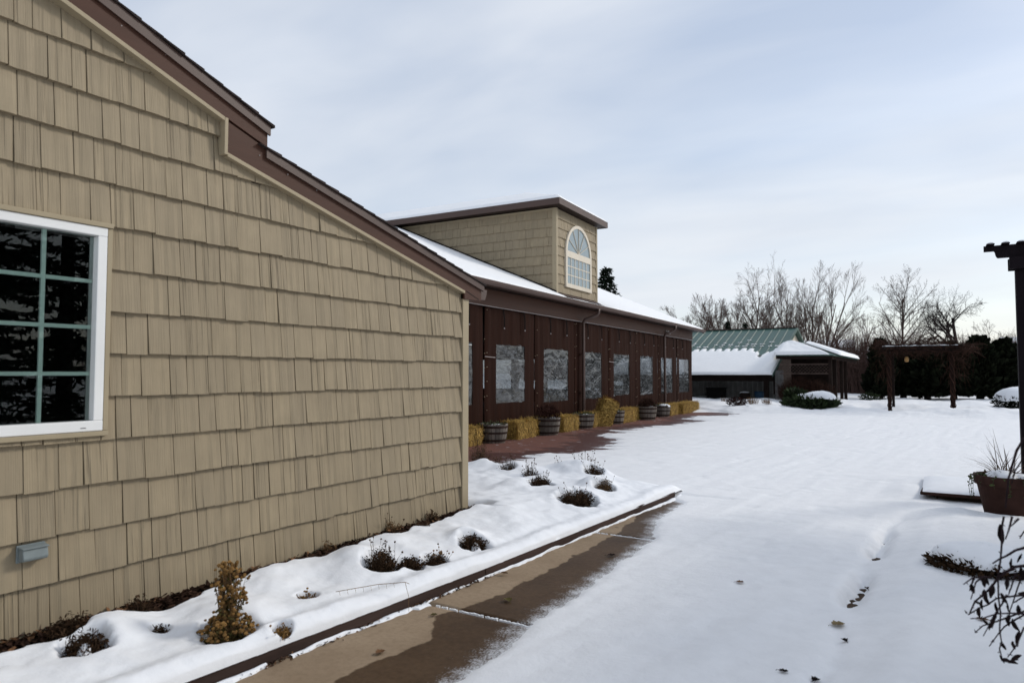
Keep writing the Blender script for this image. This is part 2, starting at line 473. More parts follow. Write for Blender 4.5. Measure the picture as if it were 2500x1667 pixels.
def mat_concrete():
    t = NT('wet_and_dry_concrete')
    p = t.pos()
    n1 = t.noise(p, 2.2, 6, 0.6); n2 = t.noise(p, 26.0, 5, 0.65); n3 = t.noise(p, 190.0, 3, 0.6)
    dry = t.mix(t.ramp(n1, 0.3, 0.72), (0.26, 0.19, 0.125), (0.35, 0.265, 0.18))
    dry = t.mix(t.math('MULTIPLY', t.ramp(n3, 0.4, 0.7), 0.35), dry, (0.15, 0.108, 0.072))
    dry = t.mix(t.math('MULTIPLY', t.ramp(n2, 0.45, 0.75), 0.45), dry, (0.17, 0.12, 0.078))
    wetc = t.mix(t.ramp(t.math('ADD', t.math('MULTIPLY', n2, 0.5), t.math('MULTIPLY', n1, 0.5)), 0.40, 0.62), (0.056, 0.033, 0.018), (0.092, 0.056, 0.031))
    spots = t.ramp(t.noise(p, 3.4, 3, 0.45), 0.70, 0.715)
    w = t.math('ADD', t.attr('wet'), t.math('MULTIPLY', t.math('SUBTRACT', t.noise(p, 9.0, 5, 0.6), 0.5), 0.16))
    wm = t.math('MAXIMUM', t.ramp(w, 0.485, 0.515), t.math('MULTIPLY', spots, 0.8))
    col = t.mix(wm, dry, wetc)
    s = t.math('ADD', t.attr('snow'), t.math('MULTIPLY', t.math('SUBTRACT', t.noise(t.scaled(p, (1.0, 0.55, 1)), 95.0, 4, 0.7), 0.5), 1.1))
    s = t.math('ADD', s, t.math('MULTIPLY', t.math('SUBTRACT', t.noise(p, 10.0, 4, 0.6), 0.5), 0.6))
    sm = t.ramp(s, 0.36, 0.80)
    col = t.mix(sm, col, (0.76, 0.78, 0.81))
    rough = t.math('ADD', t.math('MULTIPLY', wm, -0.30), 0.85)
    rough = t.math('ADD', rough, t.math('MULTIPLY', sm, 0.2), True)
    return t.fin(col, rough, t.bump(n3, 0.25, 0.003), 0.10)
M['concrete'] = mat_concrete()

def mat_patio():
    t = NT('red_brick_paving')
    p = t.pos()
    br = t.n('ShaderNodeTexBrick'); t.l(p, br.inputs['Vector'])
    br.inputs['Scale'].default_value = 1.0; br.inputs['Brick Width'].default_value = 0.2; br.inputs['Row Height'].default_value = 0.1
    br.inputs['Mortar Size'].default_value = 0.006; br.inputs['Color1'].default_value = (0.175, 0.066, 0.044, 1)
    br.inputs['Color2'].default_value = (0.135, 0.050, 0.035, 1); br.inputs['Mortar'].default_value = (0.075, 0.042, 0.034, 1)
    n1 = t.noise(p, 1.8, 5, 0.6)
    dry = t.mix(t.math('MULTIPLY', t.ramp(n1, 0.3, 0.7), 0.45), br.outputs['Color'], (0.10, 0.05, 0.04))
    wet = t.mix(0.7, dry, (0.040, 0.011, 0.009))
    w = t.math('ADD', t.attr('wet'), t.math('MULTIPLY', t.math('SUBTRACT', t.noise(p, 3.0, 5, 0.65), 0.5), 0.9))
    wm = t.ramp(w, 0.45, 0.56)
    col = t.mix(wm, dry, wet)
    s = t.math('ADD', t.attr('snow'), t.math('MULTIPLY', t.math('SUBTRACT', t.noise(t.scaled(p, (0.5, 2.4, 1)), 4.0, 6, 0.72), 0.5), 3.2))
    sm = t.ramp(s, 0.40, 0.80)
    fleck = t.ramp(t.noise(t.scaled(p, (.6, 1.6, 1)), 6.0, 3, 0.5), 0.66, 0.70)
    sm = t.math('MAXIMUM', sm, t.math('MULTIPLY', fleck, 0.55))
    col = t.mix(sm, col, (0.72, 0.74, 0.78))
    return t.fin(col, t.math('ADD', t.math('MULTIPLY', wm, -0.25), 0.8), t.bump(br.outputs['Fac'], 0.4, -0.004), 0.3)
M['patio'] = mat_patio()

# ------------------------------------------------------------------ ground, path, patio, snow
def interp(tab):
    a = np.array(tab, float)
    return lambda y: np.interp(y, a[:, 0], a[:, 1])
X_CONC = interp([(-20,-2.1),(2.2,-2.16),(2.9,-2.21),(3.7,-2.31),(4.9,-2.36),(5.7,-2.40),(6.4,-2.48),(7.1,-2.70),(8.3,-2.76),(8.7,-3.2)])
X_WET = interp([(-20,-2.66),(2.0,-2.66),(2.6,-2.69),(3.3,-2.66),(3.6,-2.80),(4.3,-2.72),(5.6,-2.73),(6.1,-2.76),(7.1,-2.80),(8.0,-3.2)])
X_BRICK = interp([(8.6,-5.6),(9.4,-5.75),(10.0,-6.35),(11.3,-6.75),(12.1,-6.3),(13.4,-5.95),(14.7,-6.2),(15.6,-7.0),(16.8,-7.6),(18,-7.25),(20.7,-7.0),(22.6,-6.6),(23.6,-7.5),(25.4,-7.5),(26.4,-6.8),(27.5,-6.5),(28.6,-8.0),(29.2,-14.0),(34,-20),(60,-60)])
X_RIDGE = interp([(-10,-0.5),(3.9,-0.52),(5.6,-0.56),(6.6,-0.54),(7.9,-0.46),(8.8,-0.25),(9.3,0.1)])
X_KERB = interp([(-5,-3.65),(1.7,-3.225),(4.5,-3.050),(8.6,-2.90),(9.6,-2.88)])

def snow_margin(x, y):
    """distance into the snow field; negative on bare paving"""
    n = 0.05*fbm(x*3.1, y*2.2, 3, 3) + 0.045*fbm(x*13, y*9, 5, 3)
    n2 = 0.55*fbm(x*0.5, y*2.2, 9, 3) + 0.38*fbm(x*1.2, y*7.0, 19, 3)
    mc = x - X_CONC(y) + n
    mb = x - X_BRICK(y) + n2
    return np.where(y < 8.75, mc, mb)

def snow_height(x, y):
    m = snow_margin(x, y)
    th = 0.022 + 0.022*sstep(0.1, 1.6, m)
    h = -0.03 + (0.03 + th)*sstep(-0.02, 0.16, m)
    h += sstep(0, .3, m)*(0.010*fbm(x*0.8, y*0.8, 21, 3) + 0.0030*fbm(x*4.0, y*4.0, 31, 3))
    # trodden lines running away from the camera
    t = x*0.95 - y*0.12 + 0.15*fbm(x*0.3, y*0.3, 45, 2)
    q = x*0.12 + y*0.95
    h += sstep(0, .3, m)*0.011*fbm(t*6.0, q*0.5, 41, 4)
    foot = fbm(x*2.6, y*3.0, 61, 2)
    h -= sstep(.3, 1.0, m)*0.010*sstep(0.30, 0.6, foot)
    # raised bed on the right
    r = x - X_RIDGE(y) + 0.05*fbm(x*0.9, y*2.6, 51, 3)
    fade = 1 - sstep(8.4, 9.6, y)
    h += fade*(0.085*sstep(0.0, 0.42, r) + 0.03*sstep(0.3, 2.0, r))
    h -= fade*sstep(2.0, 3.5, y)*0.030*np.exp(-((r+0.02)/0.05)**2)*(0.45 + 0.9*fbm(x*0.2, y*2.2, 71, 2))
    for (cx, cy, s, a) in ((-0.55,5.46,0.13,0.125),(-0.52,5.86,0.11,0.115),(-0.50,6.9,0.15,0.125),(-0.47,7.5,0.12,0.12)):
        h -= a*np.exp(-(((x-cx)/(s*0.5))**2 + ((y-cy)/(s*1.9))**2))*(1 + 0.75*fbm(x*26, y*16, 75, 3))
    # drifts round the pot and the slab
    for (cx, cy, sx, sy, a) in ((0.02,8.75,0.5,0.30,0.07),(-0.3,9.3,0.45,0.22,0.05),(0.55,8.05,0.55,0.32,0.06),(0.9,7.0,0.5,0.5,0.05),(0.9,11.5,1.3,0.45,0.14),(-0.35,10.5,0.25,0.5,0.06)):
        h += a*np.exp(-(((x-cx)/sx)**2 + ((y-cy)/sy)**2))
    # far planting beds
    f = sstep(27.6, 29.6, y + 0.7*fbm(x*0.5, y*0.2, 81, 2))*sstep(-14.5, -12.5, x)
    h += f*(0.22 + 0.26*fbm(x*0.55, y*0.5, 91, 4)) * (1 - 0.5*sstep(33, 45, y))
    h -= 0.18*np.exp(-(((x+0.6)/1.1)**2 + ((y-31.3)/0.9)**2))
    return h

def axis(parts, lo, hi, g=1.16):
    a = []
    for s, e, st in parts:
        a += list(np.arange(s, e - 1e-9, st))
    a.append(parts[-1][1])
    st = parts[-1][2]; v = a[-1]
    while v < hi:
        st *= g; v += st; a.append(v)
    st = parts[0][2]; v = a[0]; b = []
    while v > lo:
        st *= g; v -= st; b.append(v)
    return np.array(b[::-1] + a)

gx = axis([(-10.5,-3.3,0.07),(-3.3,1.4,0.03),(1.4,4.0,0.10)], -700, 700)
gy = axis([(-1.0,1.6,0.12),(1.6,10.5,0.032),(10.5,30.0,0.075),(30.0,46.0,0.25)], -500, 900)
GX, GY = np.meshgrid(gx, gy, indexing='ij')
GZ = snow_height(GX, GY)
inbed = (GX < X_KERB(GY)) & (GY < 8.6)
GZ = np.where(inbed, -0.035, GZ)
far = np.hypot(GX, GY)
GZ = np.where(far > 70, GZ + 0.6*sstep(70, 160, far), GZ)
me = grid_mesh('snow_ground', GX, GY, GZ, M['snow_thin'])
struct(link('snow_ground', me), 'thin trodden snow covering the yard')

# bare earth below everything
gm = MB(); gm.add([(-700,-500,-0.06),(700,-500,-0.06),(700,900,-0.06),(-700,900,-0.06)], [(0,1,2,3)])
struct(gm.build('earth', simple('bare_earth', (0.075, 0.054, 0.040), 0.95, 0.4, 14, 0.8, 60, 0.02, spec=0.05)), 'dark earth under the snow')

# concrete path of separate slabs
path = struct(empty('concrete_path', (-1.9, 3.8, 0)), 'concrete path beside the garden bed')
for y0, y1 in ((-3.88,-1.33),(-1.32,1.235),(1.245,3.795),(3.805,6.355),(6.365,8.85)):
    xs = np.linspace(-3.2, -0.62, 100); ys = np.linspace(y0, y1, 90)
    X, Y = np.meshgrid(xs, ys, indexing='ij')
    mm = snow_margin(X, Y)
    wet = X - X_WET(Y) + 0.07*fbm(X*2.2, Y*2.2, 101, 3) + 0.03*fbm(X*9, Y*9, 107, 3)
    Z = 0.0012*fbm(X*3, Y*3, 111, 2)
    # square the slab: turned-down rim
    Z[:, 0] -= 0.05; Z[:, -1] -= 0.05; Z[0, :] -= 0.05; Z[-1, :] -= 0.05
    me = grid_mesh('slab', X - (-1.9), Y - 3.8, Z, M['concrete'], {'snow': np.clip(0.42 + mm/0.42, -0.6, 1.3), 'wet': 0.5 + wet/0.5})
    link('slab', me, path)
# snow packed in the joints
for k, y in enumerate((3.8, 6.36)):
    mb = MB(); xs = np.linspace(-3.0, -2.2, 50)
    for a, b in zip(xs[:-1], xs[1:]):
        wa = 0.006 + 0.005*R.random()
        if R.random() < .9: mb.box((a + 1.9, y - wa*R.uniform(.3, 1) - 3.8, -0.03), (b + 1.9, y + wa*R.uniform(.3, 1) - 3.8, -0.003 + 0.006*R.random()))
    stuff(mb.build('joint_snow', M['snow'], path))

# brick patio
xs = np.linspace(-10.2, -4.6, 90); ys = np.linspace(8.7, 29.5, 260)
X, Y = np.meshgrid(xs, ys, indexing='ij')
mm = snow_margin(X, Y)
me = grid_mesh('brick_patio', X, Y, 0.0*X, M['patio'], {'snow': np.clip(0.40 + mm/1.1, -1.2, 1.6), 'wet': 0.5 + (mm + 1.0)/1.3})
struct(link('brick_patio', me), 'red brick patio along the curtained building')

# ------------------------------------------------------------------ garden bed: soil, snow, timbers
PLANTS = [  # x, y, hole radius, kind
    (-3.325, 2.40, 0.125, 'mum'), (-3.13, 2.60, 0.050, 'bit'), (-3.42, 3.04, 0.055, 'bit'),
    (-3.42, 3.74, 0.120, 'clump'), (-3.33, 3.92, 0.10, 'clump'), (-3.25, 4.12, 0.085, 'clump'),
    (-3.28, 4.66, 0.115, 'crescent'), (-3.34, 6.72, 0.200, 'clump'), (-4.15, 7.30, 0.13, 'clump'),
    (-4.20, 8.65, 0.11, 'tall'), (-4.58, 8.60, 0.08, 'tall'), (-4.95, 7.85, 0.09, 'tall'),
    (-3.38, 7.50, 0.11, 'clump'), (-3.85, 8.20, 0.12, 'tall'), (-4.55, 7.75, 0.09, 'tall'),
    (-3.90, 2.24, 0.070, 'bit'), (-3.60, 2.18, 0.042, 'bit'), (-3.93, 1.85, 0.105, 'clump'), (-3.68, 1.84, 0.10, 'crescent'),
    (-5.75, 8.35, 0.14, 'tall'), (-5.40, 8.25, 0.10, 'tall')]
KP = 1.03
PLANTS = [(max(x*KP, -4.2) if y < 5.9 else x*KP, y*KP, r, k) for x, y, r, k in PLANTS]
MOUNDS = [(-3.50,2.55,.30,.07),(-3.62,3.70,.34,.10),(-3.40,4.72,.26,.10),(-3.45,6.85,.38,.15),(-3.55,7.6,.34,.12),(-4.3,8.4,.5,.14),
          (-3.95,8.3,.45,.12),(-4.9,8.0,.45,.13),(-3.95,2.05,.40,.08),(-3.7,1.95,.25,.05),(-3.75,4.2,.35,.05),(-3.6,5.6,.6,.05),(-4.4,7.2,.4,.08),(-5.6,8.2,.5,.10),(-3.85,3.1,.3,.04)]
MOUNDS = [(x*KP, y*KP, r, a) for x, y, r, a in MOUNDS]
def soil_h(x, y):
    e = X_KERB(y) - x
    z = 0.085 + 0.075*sstep(0.1, 1.1, e) + 0.012*fbm(x*3, y*3, 201, 3)
    return z*(1 - sstep(8.5, 9.25, y)) - 0.01
def bed_snow_h(x, y):
    e = X_KERB(y) - x
    wob = 0.018*fbm(x*4, y*3.0, 221, 3)
    t = 0.078 + 0.026*fbm(x*1.7, y*1.7, 211, 4) + 0.020*fbm(x*4.2, y*4.2, 213, 2)*sstep(0.15, 0.4, e) + 0.008*fbm(x*8, y*8, 215, 3)
    z = soil_h(x, y) + t
    for (mx, my, r, a) in MOUNDS:
        z = z + a*np.exp(-(((x-mx)**2 + (y-my)**2)/(r*0.62)**2))
    dist_n = fbm(x*9, y*9, 231, 3)
    for (px, py, r, k) in PLANTS:
        ax = x - px; ay = y - py
        d = np.hypot(ax, ay) + 0.32*r*dist_n
        g = np.exp(-(d/(r*1.0))**4)
        if k == 'crescent':
            d2 = np.hypot(ax - 0.45*r, ay + 0.25*r)
            g = g*(1 - np.exp(-(d2/(0.52*r))**4))
        if k == 'tall': g = g*0.55
        z = z - 0.30*g
    # melted strip along the warm wall
    dw = (x + 4.24) + 0.10*fbm(x*2, y*2.4, 241, 3) + 0.05*fbm(x*8, y*8, 245, 3)
    near = (1 - sstep(5.75, 6.15, y + 0.1*fbm(x*5, y*5, 246, 2)))
    z = z - near*0.26*(1 - sstep(0.07, 0.26, dw))
    dc = np.hypot((x + 4.20), (y - 5.98)*1.0)
    z = z - 0.2*np.exp(-(dc/0.16)**4)
    thin = np.exp(-(((x+4.9)/0.5)**2 + ((y-6.9)/0.5)**2))
    z = z - 0.05*thin
    # shallow dip behind the timber lip
    lipn = 0.55 + 0.9*fbm(y*0.9, x*0.9, 261, 3)
    z = z - 0.018*lipn*np.exp(-((e - 0.21 + 0.05*fbm(y*1.3, 2.2, 263, 3))/0.06)**2) + 0.010*lipn*np.exp(-((e - 0.09)/0.05)**2)
    # back edge towards the patio
    bk = sstep(8.75, 9.45, y + 0.16*fbm(x*1.4, y*1.4, 251, 3))
    z = z*(1 - bk) - 0.03*bk
    # rounded lip over the timber
    lip = np.clip((e + wob*0.7 + 0.004)/0.085, 0, 1)
    top = np.sqrt(np.clip(1 - (1 - lip)**2, 0, 1))
    base = 0.088*(1 - sstep(8.55, 9.1, y))
    z = np.where(lip < 1, np.minimum(z, base + (z - base)*top), z)
    z = np.where(lip <= 0, base - 0.02, z)
    return z
uu = np.concatenate([np.linspace(0, 0.85, 150), np.linspace(0.85, 1.0, 70)[1:]])
vv = np.concatenate([np.arange(-1.0, 1.2, 0.06), np.arange(1.2, 9.55, 0.0165)])
U, V = np.meshgrid(uu, vv, indexing='ij')
xl = np.where(V < 5.80, -4.30, -4.30 - 2.9*sstep(5.80, 6.02, V))
X = xl + U*(X_KERB(V) - 0.0 - xl)
Z = bed_snow_h(X, V)
Z[-1, :] = np.minimum(Z[-1, :], 0.07)
me = grid_mesh('snow_on_bed', X, V, Z, M['snow'])
stuff(link('snow_on_bed', me), 'deep clean white snow lying over the raised garden bed', 'snow')
us = np.linspace(0, 1, 60); vs = np.arange(-1.0, 9.3, 0.05)
U, V = np.meshgrid(us, vs, indexing='ij')
xl = np.where(V < 5.80, -4.32, -4.32 - 2.9*sstep(5.80, 6.0, V))
X = xl + U*(X_KERB(V) - 0.06 - xl)
me = grid_mesh('garden_bed', X, V, soil_h(X, V) + 0.004, M['soil'])
struct(link('garden_bed', me), 'dark soil of the raised garden bed')

def timber(name, a, b, label, sag):
    a = Vector(a); b = Vector(b); d = (b - a); n = 26
    mb = MB(); w, h = 0.105, 0.115
    vs = []; ring = []
    prof = [(-.5,-.5),(.42,-.5),(.5,-.38),(.5,.30),(.40,.46),(.28,.5),(-.5,.5)]
    sd = Vector((d.y, -d.x, 0)).normalized()
    for i in range(n + 1):
        p = a + d*(i/n)
        for (u, v) in prof:
            j = 0.004*float(fbm(i*0.7 + u*3, v*5 + sag, 301, 2))
            vs.append(p + sd*(u*w - w*0.5 + j) + Vector((0, 0, v*h + 0.043 + j)))
    k = len(prof)
    fs = [(i*k+m, i*k+(m+1) % k, (i+1)*k+(m+1) % k, (i+1)*k+m) for i in range(n) for m in range(k)]
    fs += [tuple(range(k))[::-1], tuple(range(n*k, n*k+k))]
    mb.add(vs, fs)
    o = mb.build(name, M['timber'])
    tag(o, label, 'timber', 'edging timbers of the garden bed')
    return o
timber('edging_timber', (-3.055, 4.515, 0), (-2.90, 8.62, 0), 'long brown edging timber at the far part of the garden bed', 1.0)
timber('edging_timber', (-3.345, 0.0, 0), (-3.052, 4.500, 0), 'scuffed brown edging timber nearest the camera along the bed', 4.0)

# thin ragged line of snow at the foot of the timbers
mb = MB()
ysn = np.arange(1.2, 8.75, 0.022)
prev = None
for i, y in enumerate(ysn):
    nz = float(fbm(y*3.1, 0.5, 401, 3)); on = nz > -0.42 or y > 4.7
    xk = float(X_KERB(y)) + 0.004
    w = max(0.006, 0.030 + 0.030*float(fbm(y*2.0, 3.1, 411, 3)) + 0.012*float(fbm(y*14, 7, 421, 2))) + (0.05 if 3.66 < y < 3.78 else 0) + 0.02*max(0, y - 7.6)
    hh = max(0.004, 0.016 + 0.016*float(fbm(y*4, 9.1, 431, 3))) + 0.03*max(0, y - 8.2)
    gap = 0.024*max(0, float(fbm(y*1.3, 5.5, 441, 2))) if y < 5 else 0.0
    row = [(xk + gap, y, -0.004), (xk + gap + 0.15*w, y, hh*0.85), (xk + gap + 0.5*w, y, hh), (xk + gap + 0.85*w, y, hh*0.7), (xk + gap + w, y, -0.004)]
    if on and prev is not None:
        mb.add(prev + row, [(j, j+1, 5+j+1, 5+j) for j in range(4)])
    prev = row if on else None
stuff(mb.build('snow_line', M['snow'], smooth=True), 'thin ragged line of snow at the foot of the edging timbers', 'snow')

# mulch and leaf litter along the wall and in the holes
mb = MB(); lb = MB()
def chip(b, x, y, z, s):
    d = Vector((R.gauss(0,1), R.gauss(0,1), R.gauss(0,.35))).normalized()*s
    c = Vector((x, y, z))
    b.blade(c - d*0.5, c + d*0.5, s*R.uniform(.25,.6), Vector((R.gauss(0,.5), R.gauss(0,.5), 1)), tip=0.3)
for i in range(5200):
    y = R.uniform(1.0, 5.95); x = -4.25 + abs(R.gauss(0, 0.115))
    chip(mb, x, y, float(soil_h(x, y)) + R.uniform(0.004, 0.045), R.uniform(.018, .06))
for i in range(500):
    y = R.uniform(1.2, 5.9); x = -4.24 + abs(R.gauss(0, 0.06))
    if float(fbm(y*2.2, 1.3, 461, 2)) > -0.05:
        chip(lb, x, y, float(soil_h(x, y)) + R.uniform(0.015, 0.055), R.uniform(.025, .06))
for i in range(260):
    a = R.uniform(0, 6.28); rr = abs(R.gauss(0, .09)); x = -4.17 + rr*math.cos(a); y = 5.98 + rr*math.sin(a)
    chip(mb, x, y, float(soil_h(x, y)) + R.uniform(0.004, 0.035), R.uniform(.015, .04))
for (px, py, r, k) in PLANTS:
    for i in range(int(700*r)):
        a = R.uniform(0, 6.28); rr = r*math.sqrt(R.random())
        x = px + rr*math.cos(a); y = py + rr*math.sin(a)
        chip(mb, x, y, float(soil_h(x, y)) + R.uniform(0.003, 0.02), R.uniform(.012, .035))
for i in range(420):      # litter in the gap below the timber
    y = R.uniform(1.9, 4.6); x = float(X_KERB(y)) + 0.008 + abs(R.gauss(0, .016))
    chip(lb if R.random() < .35 else mb, x, y, R.uniform(0.003, 0.012), R.uniform(.012, .035))
stuff(mb.build('mulch', M['mulch']), 'dark wood mulch showing along the foot of the wall', 'mulch')
stuff(lb.build('leaf_litter', M['leaf_litter']), 'brown leaf litter blown against the foot of the wall', 'leaves')

# ------------------------------------------------------------------ shingle siding
def shingle_mesh(w, h, ztop=None, gap=0.0021, tb=0.036, rr=None):
    """one siding shingle: local x out of the wall, y across, z up; ztop(y) clips the top"""
    n = max(3, int(round(w/0.030)))
    rr = rr or R
    drop = rr.choice((-.006, -.003, 0, 0, .003)) + rr.uniform(-.0012, .0012); tilt = rr.uniform(-0.0012, 0.0012); out = rr.uniform(-0.005, 0.005)
    tp = rr.uniform(-0.001, 0.0025); tp2 = rr.uniform(-0.001, 0.0025)
    ys = [gap + (w - 2*gap)*j/n for j in range(n+1)]
    for j in range(1, n): ys[j] += rr.uniform(-.25, .25)*w/n
    tops = [h + 0.012 if ztop is None else min(h + 0.012, ztop(y)) for y in ys]
    if max(tops) < 0.012: return None
    tops = [max(t, 0.004) for t in tops]
    vs = []
    for j, y in enumerate(ys):
        g = rr.choice((0, 0, -0.002, -0.005, 0.002))
        zb = drop + tilt*(j/n - .5)*2 + rr.uniform(-.0006, .0006)
        yb = y + (tp if j == 0 else (-tp2 if j == n else 0))
        vs += [(0.0, yb, zb), (tb + out + g, yb, zb), (tb*0.15 + max(0, 1 - tops[j]/h)*tb*0.85 + g*0.6, y, tops[j])]
    fs = []
    for j in range(n):
        a, b = 3*j, 3*j + 3
        fs.append((a+1, b+1, b+2, a+2)); fs.append((a, b, b+1, a+1))
    fs.append((0, 1, 2)); e = 3*n; fs.append((e, e+2, e+1))
    mb = MB(); mb.add(vs, fs, rr.random())
    return mb

def lay_shingles(parent, mat, u0, u1, zb, h, place, rotz, wmin, wmax, ztop=None, limit=None, name='shingle'):
    """lay one course from u0 to u1; place(u) gives the local position of a shingle's lower corner"""
    u = u0; made = []
    while u < u1 - 0.02:
        w = R.uniform(wmin, wmax)
        if R.random() < 0.18: w *= 0.62
        if u + w > u1 - 0.05: w = u1 - u
        zt = (lambda y, uu=u: ztop(uu + y) - zb) if ztop else None
        sm = shingle_mesh(w, h, zt)
        if sm:
            x, y, z = place(u) if rotz == 0 else place(u + w)
            if limit is not None and limit(u, w):
                # joined remainder: bake the position
                ca, sa = math.cos(rotz), math.sin(rotz)
                vs = [(x + ca*a - sa*b, y + sa*a + ca*b, z + c) for a, b, c in sm.v]
                made.append((vs, sm.f, sm.r[0]))
            else:
                sm.build(name, mat, parent, loc=(x, y, z), rotz=rotz)
        u += w
    return made

# ------------------------------------------------------------------ front building
WX = -4.26; FY = 3.0
fb = tag(empty('shingled_building', (WX, FY, 0)), 'tan shingle-sided building with brown stepped rake boards filling the left', 'building')
def FBP(mb, name, mat, parent=fb, **k):
    mb.v = [(x - WX, y - FY, z) for x, y, z in mb.v]
    return mb.build(name, mat, parent, **k)
def wall_top(y):
    return 3.734 - 0.336*(y - 1.877) if y < 2.94 else 3.146 - 0.24*(y - 2.94)
def up_top(y): return 3.855 - 0.356*(y - 2.132)
def lo_top(y): return 3.26 - 0.246*(y - 3.277)
mb = MB()
XB0, XB1 = -8.0, WX - 0.004
mb.prism([(-4.0, 0), (0.97, 0), (0.97, wall_top(0.97)+.05), (-4.0, wall_top(-4.0)+.05)], 0, WX-0.09, XB1)
mb.prism([(2.19, 0), (5.86, 0), (5.86, wall_top(5.86)), (2.945, wall_top(2.945)+.03), (2.935, wall_top(2.935)), (2.19, wall_top(2.19)+.03)], 0, WX-0.09, XB1)
mb.prism([(0.97, 0), (2.19, 0), (2.19, 1.25), (0.97, 1.25)], 0, WX-0.09, XB1)
mb.prism([(0.97, 2.48), (2.19, 2.48), (2.19, wall_top(2.19)+.03), (0.97, wall_top(0.97)+.03)], 0, WX-0.09, XB1)
mb.box((XB0, 5.78, 0), (WX-0.095, 5.86, 2.36))
mb.box((XB0, -4.0, 0), (WX-0.095, -3.92, 4.9))
mb.box((XB0-0.08, -4.0, 0), (XB0, 5.86, 2.36))
FBP(mb, 'wall', M['siding_back'])
mb = MB(); mb.box((XB0, -3.9, 0.0), (-4.6, 5.75, 0.15)); FBP(mb, 'floor', M['interior'])
mb = MB(); mb.box((-7.2, -1.5, 0.15), (-7.0, 4.5, 2.9)); FBP(mb, 'partition', M['interior'])
EXPO = 0.2569
rest = []
for k in range(-1, 15):
    zb = 0.437 + EXPO*k
    if k == -1: zb = 0.437 - EXPO
    place = lambda u, zb=zb: (0.0, u - FY, zb)
    lim = lambda u, w: u + w < 1.42
    if 4 <= k <= 7: spans = [(2.195, 5.795), (-3.9, 0.965)]
    else: spans = [(-3.9 + R.uniform(0, .1), 5.795)]
    for (a, b) in spans:
        if k == 3:
            zt = lambda y: min(wall_top(y), 1.252 if 0.95 < y < 2.20 else 9)
        else: zt = wall_top
        rest += lay_shingles(fb, M['siding'], a, b, zb, EXPO, place, 0.0, 0.105, 0.200, zt, lim)
mb = MB()
for vs, fs, r in rest: mb.add(vs, fs, r)
stuff(mb.build('shingle_siding', M['siding'], fb))
# corner post
mb = MB(); mb.box((WX-0.05, 5.800, 0.10), (WX+0.042, 5.905, 2.45)); mb.box((WX-0.13, 5.862, 0.10), (WX-0.051, 5.905, 2.36))
bevel(FBP(mb, 'corner_post', M['tan_trim']), 0.004)
mb = MB()
for k in range(12):
    mb.box((XB0, 5.861, 0.15+k*.185), (WX-0.131, 5.878 , 0.15+k*.185+.18))
stuff(FBP(mb, 'end_siding', M['siding']))
# rake boards
mb = MB()
mb.prism([(-4.0, wall_top(-4.0)+.012), (2.945, wall_top(2.935)+.006), (2.945, 3.386), (3.285, 3.278), (3.285, up_top(3.285)-.03), (-4.0, up_top(-4.0)-.03)], 0, WX+.012, WX+.072)
bevel(FBP(mb, 'upper_rake_board', M['brown_trim']), 0.003)
mb = MB()
mb.prism([(2.945, 3.148), (5.800, wall_top(5.800)+.006), (5.800, 2.378), (6.110, 2.384), (6.110, lo_top(6.110)-.028), (3.28, lo_top(3.28)-.028), (3.272, 3.272), (2.945, 3.375)], 0, WX+.010, WX+.062)
bevel(FBP(mb, 'lower_rake_board', M['brown_trim']), 0.003)
def slope_strip(y0, y1, f, t0, t1, x0, x1):
    m = MB(); m.prism([(y0, f(y0)+t0), (y1, f(y1)+t0), (y1, f(y1)+t1), (y0, f(y0)+t1)], 0, x0, x1); return m
FBP(slope_strip(-4.0, 3.300, up_top, -.075, -.006, WX+.0725, WX+.090), 'drip_edge', M['brown_metal'])
FBP(slope_strip(3.272, 6.135, lo_top, -.068, -.006, WX+.0625, WX+.084), 'drip_edge', M['brown_metal'])
mb = MB()
for f0, f1, ff, tt in ((2.955, 5.80, wall_top, 0), (-4.0, 2.925, wall_top, 0)):
    m2 = slope_strip(f0, f1, ff, -.024, .006, WX+.004, WX+.080 if f0 < 0 else WX+.070); mb.v += []; mb.add(m2.v, m2.f)
mb.box((WX+.004, 2.921, 3.125), (WX+.083, 2.948, 3.385))
bevel(FBP(mb, 'rake_trim', M['tan_trim']), 0.003)
mb = MB()     # relief line across the lower board and its soffit end
mb.prism([(5.83, 2.462), (6.06, 2.392), (6.06, 2.397), (5.83, 2.467)], 0, WX+.0625, WX+.065)
FBP(mb, 'board_joint', M['black'])
mb = MB()
for i in range(16):
    y = 1.9 + i*.27 + R.uniform(-.05, .05); z = wall_top(y) + R.uniform(.08, .2)
    if y < 5.7: mb.box((WX+.07, y, z), (WX+.0735 if y < 2.94 else WX+.0645, y+.005, z+.005))
stuff(FBP(mb, 'nail_heads', M['cable']))
# roof deck and shingle courses (stepped edge)
mb = MB()
mb.prism([(-4.0, up_top(-4)-.04), (3.29, up_top(3.29)-.04), (3.29, up_top(3.29)-.005), (-4.0, up_top(-4)-.005)], 0, XB0-.2, WX+.0715)
mb.prism([(3.0, lo_top(3.0)-.04), (6.12, lo_top(6.12)-.04), (6.12, lo_top(6.12)-.005), (3.0, lo_top(3.0)-.005)], 0, XB0-.2, WX+.0615)
mb.box((XB0, 3.20, 3.0), (WX+.01, 3.28, 3.40))
roof = FBP(mb, 'roof', M['dark_soffit'])
def courses(f, y0, y1, xedge):
    y = y1; k = 0
    while y > y0:
        ya = y - 0.145
        m = MB()
        m.prism([(ya-.05, f(ya-.05)+.0005), (y, f(y)-.004), (y, f(y)+.016), (ya-.05, f(ya-.05)+.004)], 0, XB0-.2, xedge + R.uniform(-.004, .004))
        FBP(m, 'roof_shingle', M['roof_shingle'])
        y = ya
courses(up_top, -1.0, 3.325, WX+.105)
courses(lo_top, 3.29, 6.155, WX+.098)
